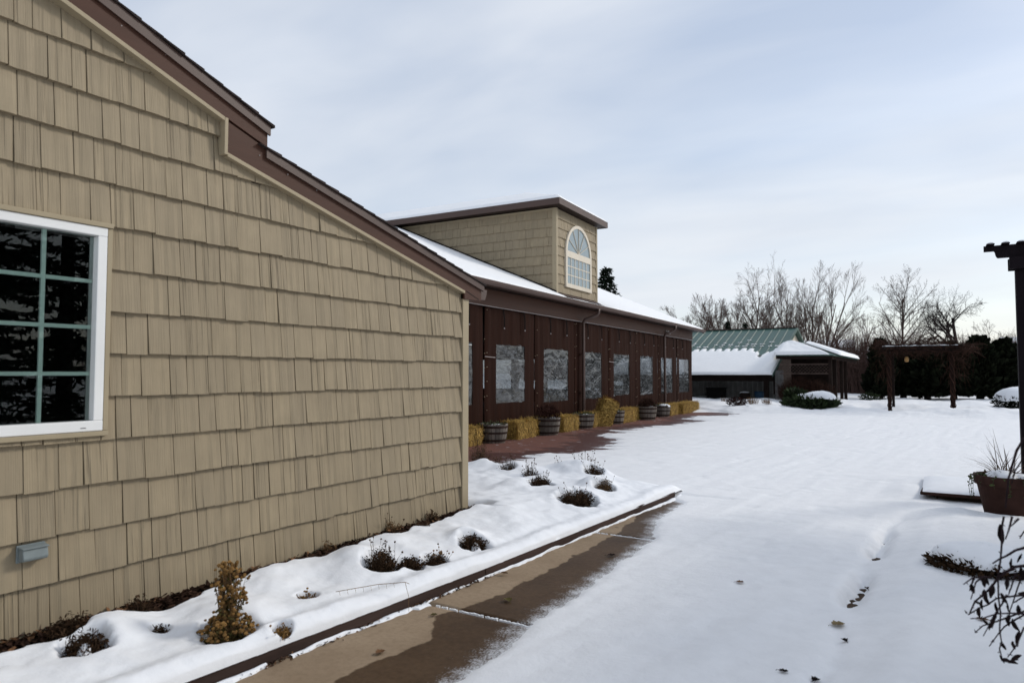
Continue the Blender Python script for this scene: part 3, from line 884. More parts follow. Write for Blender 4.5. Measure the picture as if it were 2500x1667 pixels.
# gutter
GP = [(0, .0), (.085, 0), (.115, .05), (.128, .115), (.118, .115), (.105, .055), (.08, .012), (.008, .012), (.008, .115), (0, .115)]
mb = MB(); mb.prism([(6.112 + u, 2.402 + z) for u, z in GP], 0, XB0, WX+.045)
mb.prism([(6.112 + u, 2.402 + z) for u, z in [(0,0),(.085,0),(.115,.05),(.128,.115),(0,.115)]], 0, WX+.0455, WX+.049)
FBP(mb, 'gutter', M['brown_metal'])
# window
mb = MB()
Y0, Y1, Z0, Z1 = 0.985, 2.170, 1.262, 2.468
fw = 0.054
for lo, hi in (((WX-.05, Y0, Z0), (WX+.050, Y1, Z0+fw+.006)), ((WX-.05, Y0, Z1-fw+.002), (WX+.050, Y1, Z1)), ((WX-.05, Y0, Z0+fw+.0065), (WX+.049, Y0+fw, Z1-fw+.0015)), ((WX-.05, Y1-fw, Z0+fw+.0065), (WX+.049, Y1, Z1-fw+.0015))):
    mb.box(lo, hi)
win = bevel(FBP(mb, 'window', M['white_vinyl']), 0.004)
mb = MB(); mb.box((WX-.008, Y0+fw-.005, Z0+fw), (WX-.003, Y1-fw+.005, Z1-fw)); FBP(mb, 'pane', M['glass'], win)
for ym in (1.856, 1.590, 1.324):
    m = MB(); m.box((WX-.030, ym-.011, Z0+fw), (WX-.016, ym+.011, Z1-fw)); FBP(m, 'muntin', M['grille'], win)
for zm in (1.598, 1.873, 2.148):
    ys = [Y0+fw, 1.324, 1.590, 1.856, Y1-fw]
    for a, b in zip(ys[:-1], ys[1:]):
        m = MB(); m.box((WX-.0302, a + (.0115 if a != ys[0] else 0), zm-.011), (WX-.0158, b - (.0115 if b != ys[-1] else 0), zm+.011)); FBP(m, 'muntin', M['grille'], win)
mb = MB()
g = .030
for lo, hi in (((WX, Y0-g, Z0-g), (WX+.056, Y1+g, Z0-.002)), ((WX, Y0-g, Z1+.002), (WX+.060, Y1+g, Z1+g)), ((WX, Y0-g, Z0-.001), (WX+.048, Y0-.002, Z1+.001)), ((WX, Y1+.002, Z0-.001), (WX+.048, Y1+g, Z1+.001))):
    mb.box(lo, hi)
bevel(FBP(mb, 'window_trim', M['tan_trim'], win), 0.003)
mb = MB(); mb.box((WX+.0501, 2.045, Z0+.018), (WX+.0515, 2.075, Z0+.022)); FBP(mb, 'weep_slot', M['black'], win)

# outlet cover on the wall
oc = tag(empty('outlet_cover', (WX+.030, 1.82, 0.585)), 'small grey hooded outlet cover low on the tan siding', 'outlet')
mb = MB(); mb.prism([(0, 0), (.052, .004), (.060, .02), (.050, .066), (0, .070)], 1, -.062, .062); bevel(mb.build('housing', M['fixture'], oc), .006, 3)
mb = MB(); mb.prism([(0, .0705), (.058, .0665), (.060, .074), (0, .080)], 1, -.066, .066); bevel(mb.build('hood', M['fixture'], oc), .003)
mb = MB(); mb.box((-.012, -.070, -.008), (-.0005, .070, .086)); bevel(mb.build('back_plate', M['fixture'], oc), .003)

# ------------------------------------------------------------------ curtained pavilion behind
TH = math.radians(2.9865)
pv = tag(empty('curtained_pavilion', (-9.15, 12.0, 0), TH), 'long brown pavilion with canvas curtain walls, snowy roof and a dormer', 'building')
def roof_z(off): return 3.715 + 0.43*(0.5 - off)
S_END = 21.25
# shell behind the curtains
mb = MB()
mb.box((-12.5, -6.0, 0), (-12.4, S_END-.1, 3.2)); mb.box((-12.5, -6.1, 0), (-0.35, -6.0, 3.3)); mb.build('wall', M['shed_wood'], pv)
ea = [-12.4, -9.9, -8.1, -6.4, -4.6, -2.9, -0.15]
mb = MB(); mb.box((-12.4, S_END-.12, 0), (-0.15, S_END-.02, .74)); mb.box((-12.4, S_END-.12, 2.36), (-0.15, S_END-.02, 3.25))
for x in ea: mb.box((max(x-.22, -12.4), S_END-.12, .7401), (min(x+.22, -.15), S_END-.02, 2.3599))
mb.build('end_wall', M['canvas'], pv)
for a, b in zip(ea[:-1], ea[1:]):
    m = MB(); m.box((a+.2, S_END-.075, .72), (b-.2, S_END-.07, 2.38)); m.build('end_clear_window', M['vinyl_clear'], pv)
mb = MB(); mb.box((-12.4, -6.0, 3.25), (-0.1, S_END-.1, 3.30)); mb.build('ceiling', M['interior'], pv)
mb = MB(); mb.box((-12.4, -6.0, 0.004), (-0.1, S_END-.2, 0.02)); mb.build('floor', M['patio'], pv)
# posts
for s in (1.49, 4.26, 6.98, 9.84, 12.70, 15.60, 18.49, 21.10):
    m = MB(); m.box((-0.26, s-.07, 0), (-0.12, s+.07, 3.24)); m.build('post', M['shed_wood'], pv)
# canvas curtains, one per bay, with a clear window sewn in
SEAM = [-6.0, -4.0, -1.35, 1.56, 4.23, 6.93, 9.81, 12.69, 15.60, 18.50, 21.22]
WINS = [(-5.6, -4.4, .87, 2.32), (-3.4, -2.0, .87, 2.32), (-0.6, 1.01, .87, 2.32), (2.10, 3.59, .86, 2.31), (4.73, 6.41, .79, 2.29), (7.50, 9.15, .79, 2.275), (10.32, 11.96, .815, 2.265), (13.20, 14.83, .765, 2.268), (16.04, 17.71, .76, 2.245), (18.87, 20.55, .72, 2.243)]
for i in range(10):
    a, b = SEAM[i] + .02, SEAM[i+1] - .02
    w0, w1, z0, z1 = WINS[i]
    ss = sorted(set(list(np.round(np.linspace(a, b, 34), 4)) + [w0, w1]))
    zz = sorted(set(list(np.round(np.linspace(0.03, 3.20, 24), 4)) + [z0, z1]))
    def depth(s, z):
        t = (s - a)/(b - a)
        wv = 0.018*math.sin(s*9 + i*2) + 0.012*math.sin(s*21 + i) + 0.02*float(fbm(s*2.2, z*0.6 + i*7, 501, 3))
        return 0.02 + wv*(0.45 + 0.55*abs(z - 1.5)/1.6) - 0.03*math.exp(-(min(s-a, b-s)/.05)**2)
    mb = MB(); vid = {}
    vs, fs = [], []
    for p, s in enumerate(ss):
        for q, z in enumerate(zz):
            vid[p, q] = len(vs); sk = 0.02*math.sin(i*3.1)*(z - 1.5)/1.5 if 0 < p < len(ss)-1 else 0
            vs.append((depth(s, z), s + sk, z + (0.012*math.sin(s*5 + i) if q == 0 else 0)))
    for p in range(len(ss)-1):
        for q in range(len(zz)-1):
            cs, cz = (ss[p]+ss[p+1])/2, (zz[q]+zz[q+1])/2
            if w0 < cs < w1 and z0 < cz < z1: continue
            fs.append((vid[p, q], vid[p+1, q], vid[p+1, q+1], vid[p, q+1]))
    mb.add(vs, fs, R.random())
    cur = mb.build('curtain', M['canvas'], pv, smooth=True)
    # the clear sheet
    n1, n2 = 26, 26
    us = np.linspace(w0-.02, w1+.02, n1); vs_ = np.linspace(z0-.02, z1+.02, n2)
    U, V = np.meshgrid(us, vs_, indexing='ij')
    big = 1.0 if i < 6 else 0.35
    D = 0.012 + big*(0.014*fbm(U*1.3 + i*5, V*2.0, 520+i, 2) + 0.0035*fbm(U*3.5 + i, V*6, 530+i, 2))
    skw = 0.02*math.sin(i*3.1)*(V - 1.5)/1.5
    me = grid_mesh('clear_window', D, U + skw, V, M['vinyl_clear'])
    link('clear_window', me, cur)
    # hanging straps at the head
    for t in (0.30, 0.72) if i != 9 else (0.25,):
        s = a + (b-a)*t
        m = MB(); m.tube([(0.070, s, 3.19), (0.095, s+.01, 2.98), (0.090, s+.018, 2.74)], .014, 5); m.build('strap', M['black'], cur)
        m = MB(); m.tube([(0.090, s+.018, 2.74), (0.090, s+.018, 2.705)], .016, 5); m.build('strap_end', M['cable'], cur)
    # brass grommets on the seam edge
    if i > 0:
        m = MB()
        for k in range(9):
            z = 0.35 + k*0.345
            for ds in (-.06, .055):
                if R.random() < 0.6:
                    m.tube([(0.035, SEAM[i]+ds, z + (0.02 if ds > 0 else 0)), (0.055, SEAM[i]+ds, z + (0.02 if ds > 0 else 0))], .010 if i < 6 else .013, 6)
        stuff(m.build('grommets', M['brass'], cur))
        if i in (3, 6):
            m = MB(); m.tube([(0.06, SEAM[i]-.06, 2.0), (0.09, SEAM[i]+.12, 1.99), (0.06, SEAM[i]+.42, 1.985)], .008, 5); m.build('tie_cord', M['cable'], cur)
# header board, cable, soffit, gutter, downspouts
mb = MB(); mb.box((-0.04, -6.0, 3.215), (0.045, S_END+.03, 3.640)); bevel(mb.build('header_board', M['brown_trim'], pv), .006)
mb = MB(); mb.tube([(0.062, 0.0, 3.222), (0.064, 6.9, 3.217), (0.064, 13.5, 3.219), (0.062, S_END, 3.214)], .009, 5); mb.build('cable', M['cable'], pv)
mb = MB(); mb.box((-0.1, -6.0, 3.643), (0.46, S_END+.42, 3.660)); mb.build('soffit', M['dark_soffit'], pv)
mb = MB(); mb.box((0.462, -6.0, 3.600), (0.482, S_END+.45, 3.735)); mb.build('fascia', M['brown_metal'], pv)
mb = MB(); mb.prism([(0.484 + u, 3.612 + z) for u, z in GP], 1, -6.0, S_END+.47)
mb.prism([(0.484 + u, 3.612 + z) for u, z in [(0,0),(.085,0),(.115,.05),(.128,.115),(0,.115)]], 1, S_END+.4705, S_END+.474)
mb.build('gutter', M['brown_metal'], pv)
for s in (7.30, 16.12):
    m = MB()
    def pipe(path):
        for (p, q) in zip(path[:-1], path[1:]): m.bar(p, q, .085, .065, (1, 0, .001) if abs(q[0]-p[0]) < .05 else (0, 0, 1))
    m.tube([(0.54, s+.30, 3.63), (0.54, s+.30, 3.50), (0.50, s+.27, 3.42), (0.34, s+.10, 3.33), (0.20, s, 3.27), (0.145, s, 3.17), (0.145, s, 3.0), (0.145, s, 0.35), (0.145, s, 0.12), (0.22, s, 0.06)], .052, 8)
    m.build('downspout', M['brown_metal'], pv, smooth=True)
    m = MB(); m.box((0.05, s-.08, 2.2), (0.093, s+.08, 2.23)); m.box((0.05, s-.08, 1.0), (0.093, s+.08, 1.03)); m.build('pipe_bracket', M['brown_metal'], pv)
# roof
RIDGE_OFF = -8.35
mb = MB()
mb.prism([(0.52, roof_z(.52)-.05), (0.52, roof_z(.52)), (RIDGE_OFF, roof_z(RIDGE_OFF)), (2*RIDGE_OFF-.5, roof_z(.52)), (2*RIDGE_OFF-.5, roof_z(.52)-.05), (RIDGE_OFF, roof_z(RIDGE_OFF)-.06)], 1, -7.0, S_END+.50)
roof2 = mb.build('roof', M['roof_shingle'], pv)
mb = MB(); mb.prism([(0.50, roof_z(.5)-.16), (0.50, roof_z(.5)-.052), (RIDGE_OFF, roof_z(RIDGE_OFF)-.062), (RIDGE_OFF, roof_z(RIDGE_OFF)-.19)], 1, S_END+.46, S_END+.495)
mb.build('rake_board', M['brown_metal'], pv)
mb = MB(); mb.prism([(-0.15, 3.26), (-0.15, roof_z(-.15)-.06), (RIDGE_OFF, roof_z(RIDGE_OFF)-.07), (-12.4, 3.26)], 1, S_END-.12, S_END-.02); mb.build('gable_wall', M['shed_wood'], pv)
DS0, DS1 = 5.60, 8.76
# snow on the roof: one sheet with a soft edge; bare round the dormer foot
so = np.concatenate([np.linspace(0.53, 0.2, 26), np.linspace(0.2, RIDGE_OFF, 70)[1:]])
sy = np.concatenate([np.linspace(-7.0, 5.0, 70), np.linspace(5.0, 9.6, 110)[1:], np.linspace(9.6, S_END+.49, 80)[1:]])
O, SS = np.meshgrid(so, sy, indexing='ij')
th = 0.075 + 0.012*fbm(O*1.2, SS*0.9, 601, 3)
edge = 0.505 - O + 0.02*fbm(SS*2.5, O, 611, 3) + 0.012*fbm(SS*13, O*3, 615, 2)
th = th*np.sqrt(np.clip(edge/0.09, 0, 1)) - 0.012*(edge <= 0)
th = th*np.sqrt(np.clip((S_END+.49 - SS)/.05, 0, 1)) - .002
# melted gap along the dormer's near cheek and round its foot
gap = DS0 - SS + 0.05*fbm(O*2.3, SS*2, 621, 3)
th = np.where((O < 0.15), th - 0.12*np.exp(-(np.clip(gap, -5, 5)/0.16)**2), th)
front = np.exp(-((np.clip(O - 0.0, 0, 9))/0.34)**2)*sstep(DS0-.45, DS0-.05, SS)*(1 - sstep(DS1+.05, DS1+.7, SS))
th = th - 0.16*front*sstep(-0.05, 0.02, O)
inside = (SS > DS0+.02) & (SS < DS1-.02) & (O < -0.02)
th = np.where(inside, -0.06, th)
me = grid_mesh('roof_snow', O, SS, roof_z(O) + th, M['snow_roof'])
stuff(link('roof_snow', me, pv))
# dormer
dm_mb = MB()
zt = 6.47
dm_mb.add([(-0.006, DS0+.006, 3.7), (-0.006, DS1-.006, 3.7), (-0.006, DS1-.006, zt), (-0.006, DS0+.006, zt),
           (-7.0, DS0+.006, 6.2), (-7.0, DS1-.006, 6.2), (-7.0, DS1-.006, zt), (-7.0, DS0+.006, zt)],
          [(0,1,2,3),(0,3,7,4),(1,5,6,2),(3,2,6,7)], .5)
dm = dm_mb.build('dormer', M['siding_back'], pv)
DE = 0.275
for k in range(9):
    zb = 3.985 + DE*k
    h = min(DE, zt - zb)
    if h < .05: continue
    lay_shingles(dm, M['siding'], DS0+.06, DS1-.06, zb, h, lambda u, zb=zb: (0.0, u, zb), 0.0, .13, .25)
# near cheek: local y runs towards -off when turned by -90 degrees
for k in range(9):
    zb = 3.985 + DE*k
    h = min(DE, zt - zb)
    if h < .05: continue
    omax = -0.05
    # where the roof meets this course
    oroof = 0.5 - (zb + h - 3.715 - 0.02)/0.43
    lay_shingles(dm, M['siding'], -min(omax, 9), -oroof + .05, zb, h, lambda u, zb=zb: (-u - 0.0, DS0, zb), -math.pi/2, .16, .30,
                 None)
for (a, b, nm) in (((-.02, DS0-.042, 3.86), (0.042, DS0+.075, zt), 0), ((-.02, DS1-.075, 3.86), (0.042, DS1+.02, zt), 1), ((-.09, DS0-.042, 3.90), (-.021, DS0-.001, zt), 2)):
    m = MB(); m.box(a, b); m.build('corner_post', M['tan_trim'], dm)
m = MB(); m.box((-5.7, DS0-.042, zt-.045), (-.095, DS0-.002, zt-.003)); m.build('frieze', M['tan_trim'], dm)
# step flashing along the cheek
m = MB(); m.prism([(0.05, roof_z(.05)+.01), (0.05, roof_z(.05)+.10), (-5.7, roof_z(-5.7)+.10), (-5.7, roof_z(-5.7)+.01)], 1, DS0-.056, DS0-.042); m.build('step_flashing', M['black'], dm)
m = MB(); m.prism([(0.03, 3.93), (0.16, 3.875), (0.17, 3.885), (0.03, 3.965)], 1, DS0-.05, DS1+.03); m.build('apron_flashing', M['brown_metal'], dm)
# dormer roof (hipped front)
EA, EB, EO = DS0-.40, DS1+.30, 0.31
ez0, ez1 = 6.475, 6.655
dr_mb = MB()
mid = (EA+EB)/2
dr_mb.add([(EO, EA, ez1), (EO, EB, ez1), (-1.75, mid, 7.44), (-7.6, mid, 7.44), (-6.4, EA, ez1), (-6.4, EB, ez1)],
          [(0, 1, 2), (0, 2, 3, 4), (1, 5, 3, 2)], .4)
dr = dr_mb.build('dormer_roof', M['roof_shingle'], pv)
m = MB(); m.box((EO-.02, EA, ez0), (EO, EB, ez1+.004)); m.box((-6.3, EA, ez0), (EO-.0205, EA+.02, ez1+.003)); m.box((-6.3, EB-.02, ez0), (EO-.0205, EB, ez1+.003)); m.build('fascia', M['brown_metal'], dr)
m = MB(); m.box((-6.2, EA+.0205, ez0+.02), (EO-.021, EB-.0205, ez0+.03)); m.build('soffit', M['dark_soffit'], dr)
def hip_z(o, s):
    a = ez1 + (s - EA)*(7.44-ez1)/(mid-EA); b = ez1 + (EB - s)*(7.44-ez1)/(EB-mid); c = ez1 + (EO - o)*(7.44-ez1)/(EO+1.75)
    return np.minimum(np.minimum(a, b), c)
so = np.linspace(EO+.01, -7.7, 90); sy = np.linspace(EA-.01, EB+.01, 60)
O, SS = np.meshgrid(so, sy, indexing='ij')
z = hip_z(np.clip(O, -99, EO), np.clip(SS, EA, EB))
dist = np.minimum(np.minimum(EO - O + .01, SS - EA + .01), EB + .01 - SS)
th = (0.07 + 0.012*fbm(O*1.5, SS*1.5, 641, 3))*np.sqrt(np.clip(dist/.07, 0, 1)) + .004
th = th - 0.085*np.exp(-((SS-mid)/.075)**2)*(O < -1.9)
me = grid_mesh('roof_snow', O, SS, z + th, M['snow_roof'])
stuff(link('roof_snow', me, dr))
m = MB(); m.prism([(mid-.10, 7.40), (mid, 7.462), (mid+.10, 7.40), (mid, 7.39)], 0, -7.6, -1.85); m.build('ridge_cap', M['roof_shingle'], dr)
# arched window
wc, wr, zsp, zbt = 7.18, 1.0, 5.26, 4.225
def arch(rad, n=28): return [(wc - rad*math.cos(math.pi*k/n), zsp + rad*0.945*math.sin(math.pi*k/n)) for k in range(n+1)]
def ring(outer, inner, x0, x1):
    m = MB(); n = len(outer)
    vs = [(x0, *p) for p in outer] + [(x0, *p) for p in inner] + [(x1, *p) for p in outer] + [(x1, *p) for p in inner]
    fs = []
    for i in range(n-1):
        fs += [(2*n+i, 2*n+i+1, 3*n+i+1, 3*n+i), (i, i+1, 2*n+i+1, 2*n+i), (n+i+1, n+i, 3*n+i, 3*n+i+1)]
    m.add(vs, fs, .5); return m
ao = [(wc-wr, zbt), *arch(wr), (wc+wr, zbt)]; ai = [(wc-wr+.105, zbt+.09), *arch(wr-.105), (wc+wr-.105, zbt+.09)]
aw = ring(ao, ai, 0.012, 0.075)
aw.box((0.012, wc-wr+.001, zbt-.03), (0.080, wc+wr-.001, zbt+.0895)); aw.box((0.012, wc-wr+.106, zsp-.14), (0.072, wc+wr-.106, zsp+.055))
w2 = aw.build('arched_window', M['cream_vinyl'], pv)
m = MB(); m.add([(0.046, *p) for p in ai], [tuple(range(len(ai)))[::-1]], .5)
m.build('pane', M['dormer_glass'], w2)
for k in range(1, 6):
    t = math.pi*k/6; m = MB()
    m.bar((0.053, wc, zsp+.05), (0.053, wc - (wr-.10)*math.cos(t), zsp + (wr-.10)*.945*math.sin(t)), .012, .030, (1, 0, 0)); m.build('muntin', M['cream_vinyl'], w2)
zb2, zt2 = zbt+.09, zsp-.14
for k in range(1, 6):
    s = wc-wr+.105 + (2*wr-.21)*k/6; m = MB(); m.box((0.047, s-.013, zb2), (0.059, s+.013, zt2)); m.build('muntin', M['cream_vinyl'], w2)
for k in (1, 2):
    z = zb2 + (zt2-zb2)*k/3
    for q in range(6):
        s0 = wc-wr+.105 + (2*wr-.21)*q/6; s1 = wc-wr+.105 + (2*wr-.21)*(q+1)/6
        m = MB(); m.box((0.0472, s0+.0135, z-.013), (0.0588, s1-.0135, z+.013)); m.build('muntin', M['cream_vinyl'], w2)
# flood light under the eaves
fl = empty('flood_light', (0, 0, 0)); fl.parent = None
p = Matrix.Translation((-9.15, 12.0, 0)) @ Matrix.Rotation(TH, 4, 'Z') @ Vector((0.05, 16.7, 3.40))
fl.location = p; fl.rotation_euler = (0, 0, TH)
tag(fl, 'small white twin flood light on the brown header beside the far downspout', 'lamp')
m = MB(); m.lathe([(0, .0), (.06, 0), (.06, .03), (0, .03)], 12); m.v = [(z, y, x) for x, y, z in m.v]; m.build('base', M['flood'], fl)
for sg in (-1, 1):
    m = MB(); m.lathe([(0, 0), (.03, .01), (.035, .06), (.065, .13), (.060, .13), (0, .10)], 12)
    o = m.build('lamp_head', M['flood'], fl, smooth=True, loc=(0.05, sg*.07, -.01)); o.rotation_euler = (math.radians(-sg*38), math.radians(112), 0)

# ------------------------------------------------------------------ straw bales
def bale_body(seed, l, w, h):
    """knobbly rounded block of packed straw with loose ends"""
    rr = random.Random(seed)
    body = MB(); nx, ny, nz = 14, 7, 7
    def pt(u, v, q):
        x, y, z = (u - .5)*l, (v - .5)*w, q*h
        e = 0.045
        cx = min(max(x, -l/2+e), l/2-e); cy = min(max(y, -w/2+e), w/2-e); cz = min(max(z, e*.4), h-e)
        d = Vector((x-cx, y-cy, z-cz))
        if d.length > 1e-6: d = d.normalized()*e
        n = 0.020*float(fbm(x*7 + seed*3.1, y*7 + z*9, 700, 3))
        p = Vector((cx, cy, cz)) + d
        g = p - Vector((0, 0, h/2)); g = Vector((g.x/l, g.y/w, g.z/h)).normalized()
        p = p + g*n
        for tw in (-.2*l, .2*l):
            p.z -= 0.014*math.exp(-((x-tw)/.03)**2)*(1 if q > .6 else 0); p.y -= math.copysign(0.012*math.exp(-((x-tw)/.03)**2), y) if abs(v-.5) > .4 else 0
        p.z = max(p.z, 0.0)
        return p
    def face(fn, n1, n2):
        vs = [fn(i/n1, j/n2) for i in range(n1+1) for j in range(n2+1)]
        body.add(vs, [(i*(n2+1)+j, (i+1)*(n2+1)+j, (i+1)*(n2+1)+j+1, i*(n2+1)+j+1) for i in range(n1) for j in range(n2)])
    face(lambda u, v: pt(u, v, 1), nx, ny); face(lambda u, v: pt(u, 1-v, 0), nx, ny)
    face(lambda u, v: pt(u, 0, v), nx, nz); face(lambda u, v: pt(1-u, 1, v), nx, nz)
    face(lambda u, v: pt(0, 1-u, v), ny, nz); face(lambda u, v: pt(1, u, v), ny, nz)
    st = MB()
    for i in range(2300):
        f = rr.random()
        if f < .34:   # top
            p = pt(rr.random(), rr.random(), 1); n = Vector((0, 0, 1))
        elif f < .72:
            sg = rr.choice((0, 1)); p = pt(rr.random(), sg, rr.random()); n = Vector((0, 2*sg-1, 0))
        else:
            sg = rr.choice((0, 1)); p = pt(sg, rr.random(), rr.random()); n = Vector((2*sg-1, 0, 0))
        t = Vector((rr.gauss(0, .5), rr.gauss(0, .5), rr.gauss(0, 1.1)))
        t = (t - n*t.dot(n)); t = t.normalized() if t.length > .01 else Vector((0, 0, 1))
        t = (t + n*abs(rr.gauss(0, .25))).normalized()
        ln = rr.uniform(.04, .13)
        a = p + n*0.002; b = p + t*ln + n*rr.uniform(.004, .02)
        b.z = max(b.z, 0.004)
        sd = t.cross(n); sd = sd.normalized()*rr.uniform(.0022, .0048) if sd.length > .01 else Vector((.003, 0, 0))
        st.add([a-sd, a+sd, b+sd, b-sd], [(0, 1, 2, 3)], rr.random())
    tw = MB()
    for x in (-.2*l, .2*l):
        y, z = w/2+.002, h+.002
        tw.tube([(x, -y+.03, z), (x, y-.03, z), (x, y, z-.03), (x, y, .02), (x, 0, .004), (x, -y, .02), (x, -y, z-.03), (x, -y+.03, z)], .004, 4, False)
    return body, st, tw
def make_bale(seed, l=1.0, w=.46, h=.40):
    b, s, t = bale_body(seed, l, w, h)
    e = empty('straw_bale'); b.build('packed_straw', M['straw_core'], e, smooth=True); s.build('loose_straw', M['straw'], e); t.build('twine', M['twine'], e)
    return e
BALES = [  # x, y, z, turn, tilt, variant, label
    (-8.92, 12.22, 0, 2, 0, 0, 'nearest straw bale, half hidden by the corner of the shingled building'),
    (-8.88, 14.60, 0, 4, 0, 1, 'wide straw bale between the two nearest barrel planters'),
    (-9.02, 15.85, .0, 0, 0, 2, 'straw bale mostly hidden behind the barrel with the dark red shrub'),
    (-8.88, 17.00, 0, 3, 0, 0, 'straw bale beside the near downspout, right of the dark red shrub'),
    (-8.93, 19.05, 0, 0, 0, 1, 'low straw bale under the leaning straw bale'),
    (-8.80, 20.95, 0, 2, 0, 2, 'straw bale between the fourth and fifth barrel planters'),
    (-8.95, 22.05, 0, 5, 0, 0, 'straw bale tucked behind the barrel with the brown round shrub'),
    (-8.82, 25.55, 0, 3, 0, 1, 'first of the three end straw bales, beside the last barrel'),
    (-8.72, 26.80, 0, 0, 0, 2, 'middle one of the three end straw bales'),
    (-8.82, 28.20, 0, -3, 0, 0, 'farthest straw bale at the end of the patio row')]
protos = [make_bale(1), make_bale(2, 1.04), make_bale(3, .98)]
used = set()
for (x, y, z, turn, tilt, vr, lab) in BALES:
    o = protos[vr] if vr not in used else copy_tree(protos[vr])
    used.add(vr)
    o.location = (x, y, z); o.rotation_euler = (0, 0, math.radians(90 + turn))
    tag(o, lab, 'straw bale', 'straw bales along the patio')
lean = copy_tree(protos[1]); lean.scale = (1.12, 1.2, 1.2); lean.location = (-8.55, 19.42, 0.12); lean.rotation_euler = (math.radians(-14), math.radians(-64), math.radians(58))
tag(lean, 'straw bale leaning upright on its end against the row', 'straw bale', 'straw bales along the patio')

# ------------------------------------------------------------------ half-barrel planters
def make_barrel():
    e = empty('barrel_planter')
    mb = MB(); n = 22
    prof = [(.255, 0.0), (.285, .10), (.305, .22), (.318, .34), (.322, .425)]
    for k in range(n):
        t0, t1 = 2*math.pi*k/n + .012, 2*math.pi*(k+1)/n - .012
        tm = (t0+t1)/2; top = .425 + R.uniform(-.008, .006)
        vs = []
        for i, (r, z) in enumerate(prof):
            z = top if i == 4 else z
            for t in (t0, tm, t1): vs.append((r*math.cos(t), r*math.sin(t), z))
        for t in (t0, tm, t1): vs.append(((.322-.028)*math.cos(t), (.322-.028)*math.sin(t), top))
        for t in (t0, tm, t1): vs.append(((.30-.028)*math.cos(t), (.30-.028)*math.sin(t), top-.12))
        fs = [(i*3+j, i*3+j+1, (i+1)*3+j+1, (i+1)*3+j) for i in range(6) for j in range(2)]
        fs += [tuple(i*3 for i in range(5))[::-1], tuple(i*3+2 for i in range(5))]
        mb.add(vs, fs, R.random())
    mb.build('staves', M['barrel'], e)
    mb = MB(); mb.lathe([(.25, .0), (.278, .095), (.297, .2), (.31, .33)], 22); mb.build('liner', M['black'], e)
    for z0, z1, r0, r1 in ((.035, .085, .267, .283), (.205, .250, .304, .311), (.335, .385, .3185, .3215)):
        m = MB(); m.lathe([(r0-.004, z0), (r0+.005, z0), (r1+.005, z1), (r1-.004, z1)], 28); m.build('hoop', M['hoop'], e, smooth=False)
    mb = MB(); mb.lathe([(.285, .335), (.15, .36), (.0, .37)], 16); mb.build('potting_soil', M['soil'], e)
    return e
def sprigs(rr, n, rad, z0, hmin, hmax, lean_, leaf, mb):
    for i in range(n):
        a = rr.uniform(0, 6.28); r = rad*math.sqrt(rr.random())
        p = Vector((r*math.cos(a), r*math.sin(a), z0)); h = rr.uniform(hmin, hmax)
        d = Vector((math.cos(a)*lean_*r/rad + rr.gauss(0, .25), math.sin(a)*lean_*r/rad + rr.gauss(0, .25), 1)).normalized()
        q = p + d*h*.6; t = q + (d + Vector((rr.gauss(0,.3), rr.gauss(0,.3), -.15)))*h*.4
        mb.tube([p, q, t], [.0035, .0025, .001], 3, False)
        for k in range(leaf):
            f = rr.uniform(.25, 1); c = p + (t - p)*f
            v = Vector((rr.gauss(0,1), rr.gauss(0,1), rr.gauss(0,.6))).normalized()*rr.uniform(.02, .055)
            mb.blade(c, c + v, v.length*.5, rnd=rr.random())
def low_plant(seed, mat):
    m = MB(); rr = random.Random(seed); sprigs(rr, 70, .27, .36, .05, .16, .9, 6, m); return m
def ball_plant(seed, rx, h):
    m = MB(); rr = random.Random(seed)
    for i in range(1500):
        v = Vector((rr.gauss(0,1), rr.gauss(0,1), abs(rr.gauss(0,1)))).normalized()*(rr.random()**.4)
        c = Vector((v.x*rx, v.y*rx, .38 + v.z*h)); d = (v + Vector((rr.gauss(0,.5), rr.gauss(0,.5), rr.gauss(0,.5)))).normalized()*rr.uniform(.02,.05)
        m.blade(c, c + d, .018, rnd=rr.random())
    return m
def snow_pad(seed, r, z, off=(0, 0), thick=.035):
    n, k = 9, 20; vs = [(off[0], off[1], z+thick)]; m = MB()
    rr = random.Random(seed); w = [rr.uniform(.75, 1.15) for _ in range(k)]
    for i in range(1, n+1):
        f = i/n
        for j in range(k):
            t = 2*math.pi*j/k; q = r*f*(w[j]*.5 + w[(j+1) % k]*.25 + w[j-1]*.25)
            vs.append((off[0]+q*math.cos(t), off[1]+q*math.sin(t), z + thick*math.sqrt(max(0, 1-f*f)) - (.012 if i == n else 0)))
    fs = [(0, 1+j, 1+(j+1) % k) for j in range(k)]
    for i in range(n-1):
        for j in range(k): fs.append((1+i*k+j, 1+(i+1)*k+j, 1+(i+1)*k+(j+1) % k, 1+i*k+(j+1) % k))
    m.add(vs, fs, .5); return m
proto = make_barrel()
BARRELS = [(-8.78, 13.30, 1.02, 'low', 'nearest half-barrel planter with frosted green sprigs and snow on its rim'),
           (-8.70, 15.72, 1.06, 'red', 'half-barrel planter holding a round dark red shrub'),
           (-8.83, 18.15, .98, 'low', 'half-barrel planter just left of the leaning straw bale'),
           (-8.78, 20.30, .98, 'low', 'half-barrel planter just right of the leaning straw bale'),
           (-8.58, 22.60, 1.08, 'brown', 'half-barrel planter with a round brown shrub near the far downspout'),
           (-8.70, 24.45, 1.0, 'snow', 'last half-barrel planter in the row, with a heap of snow inside')]
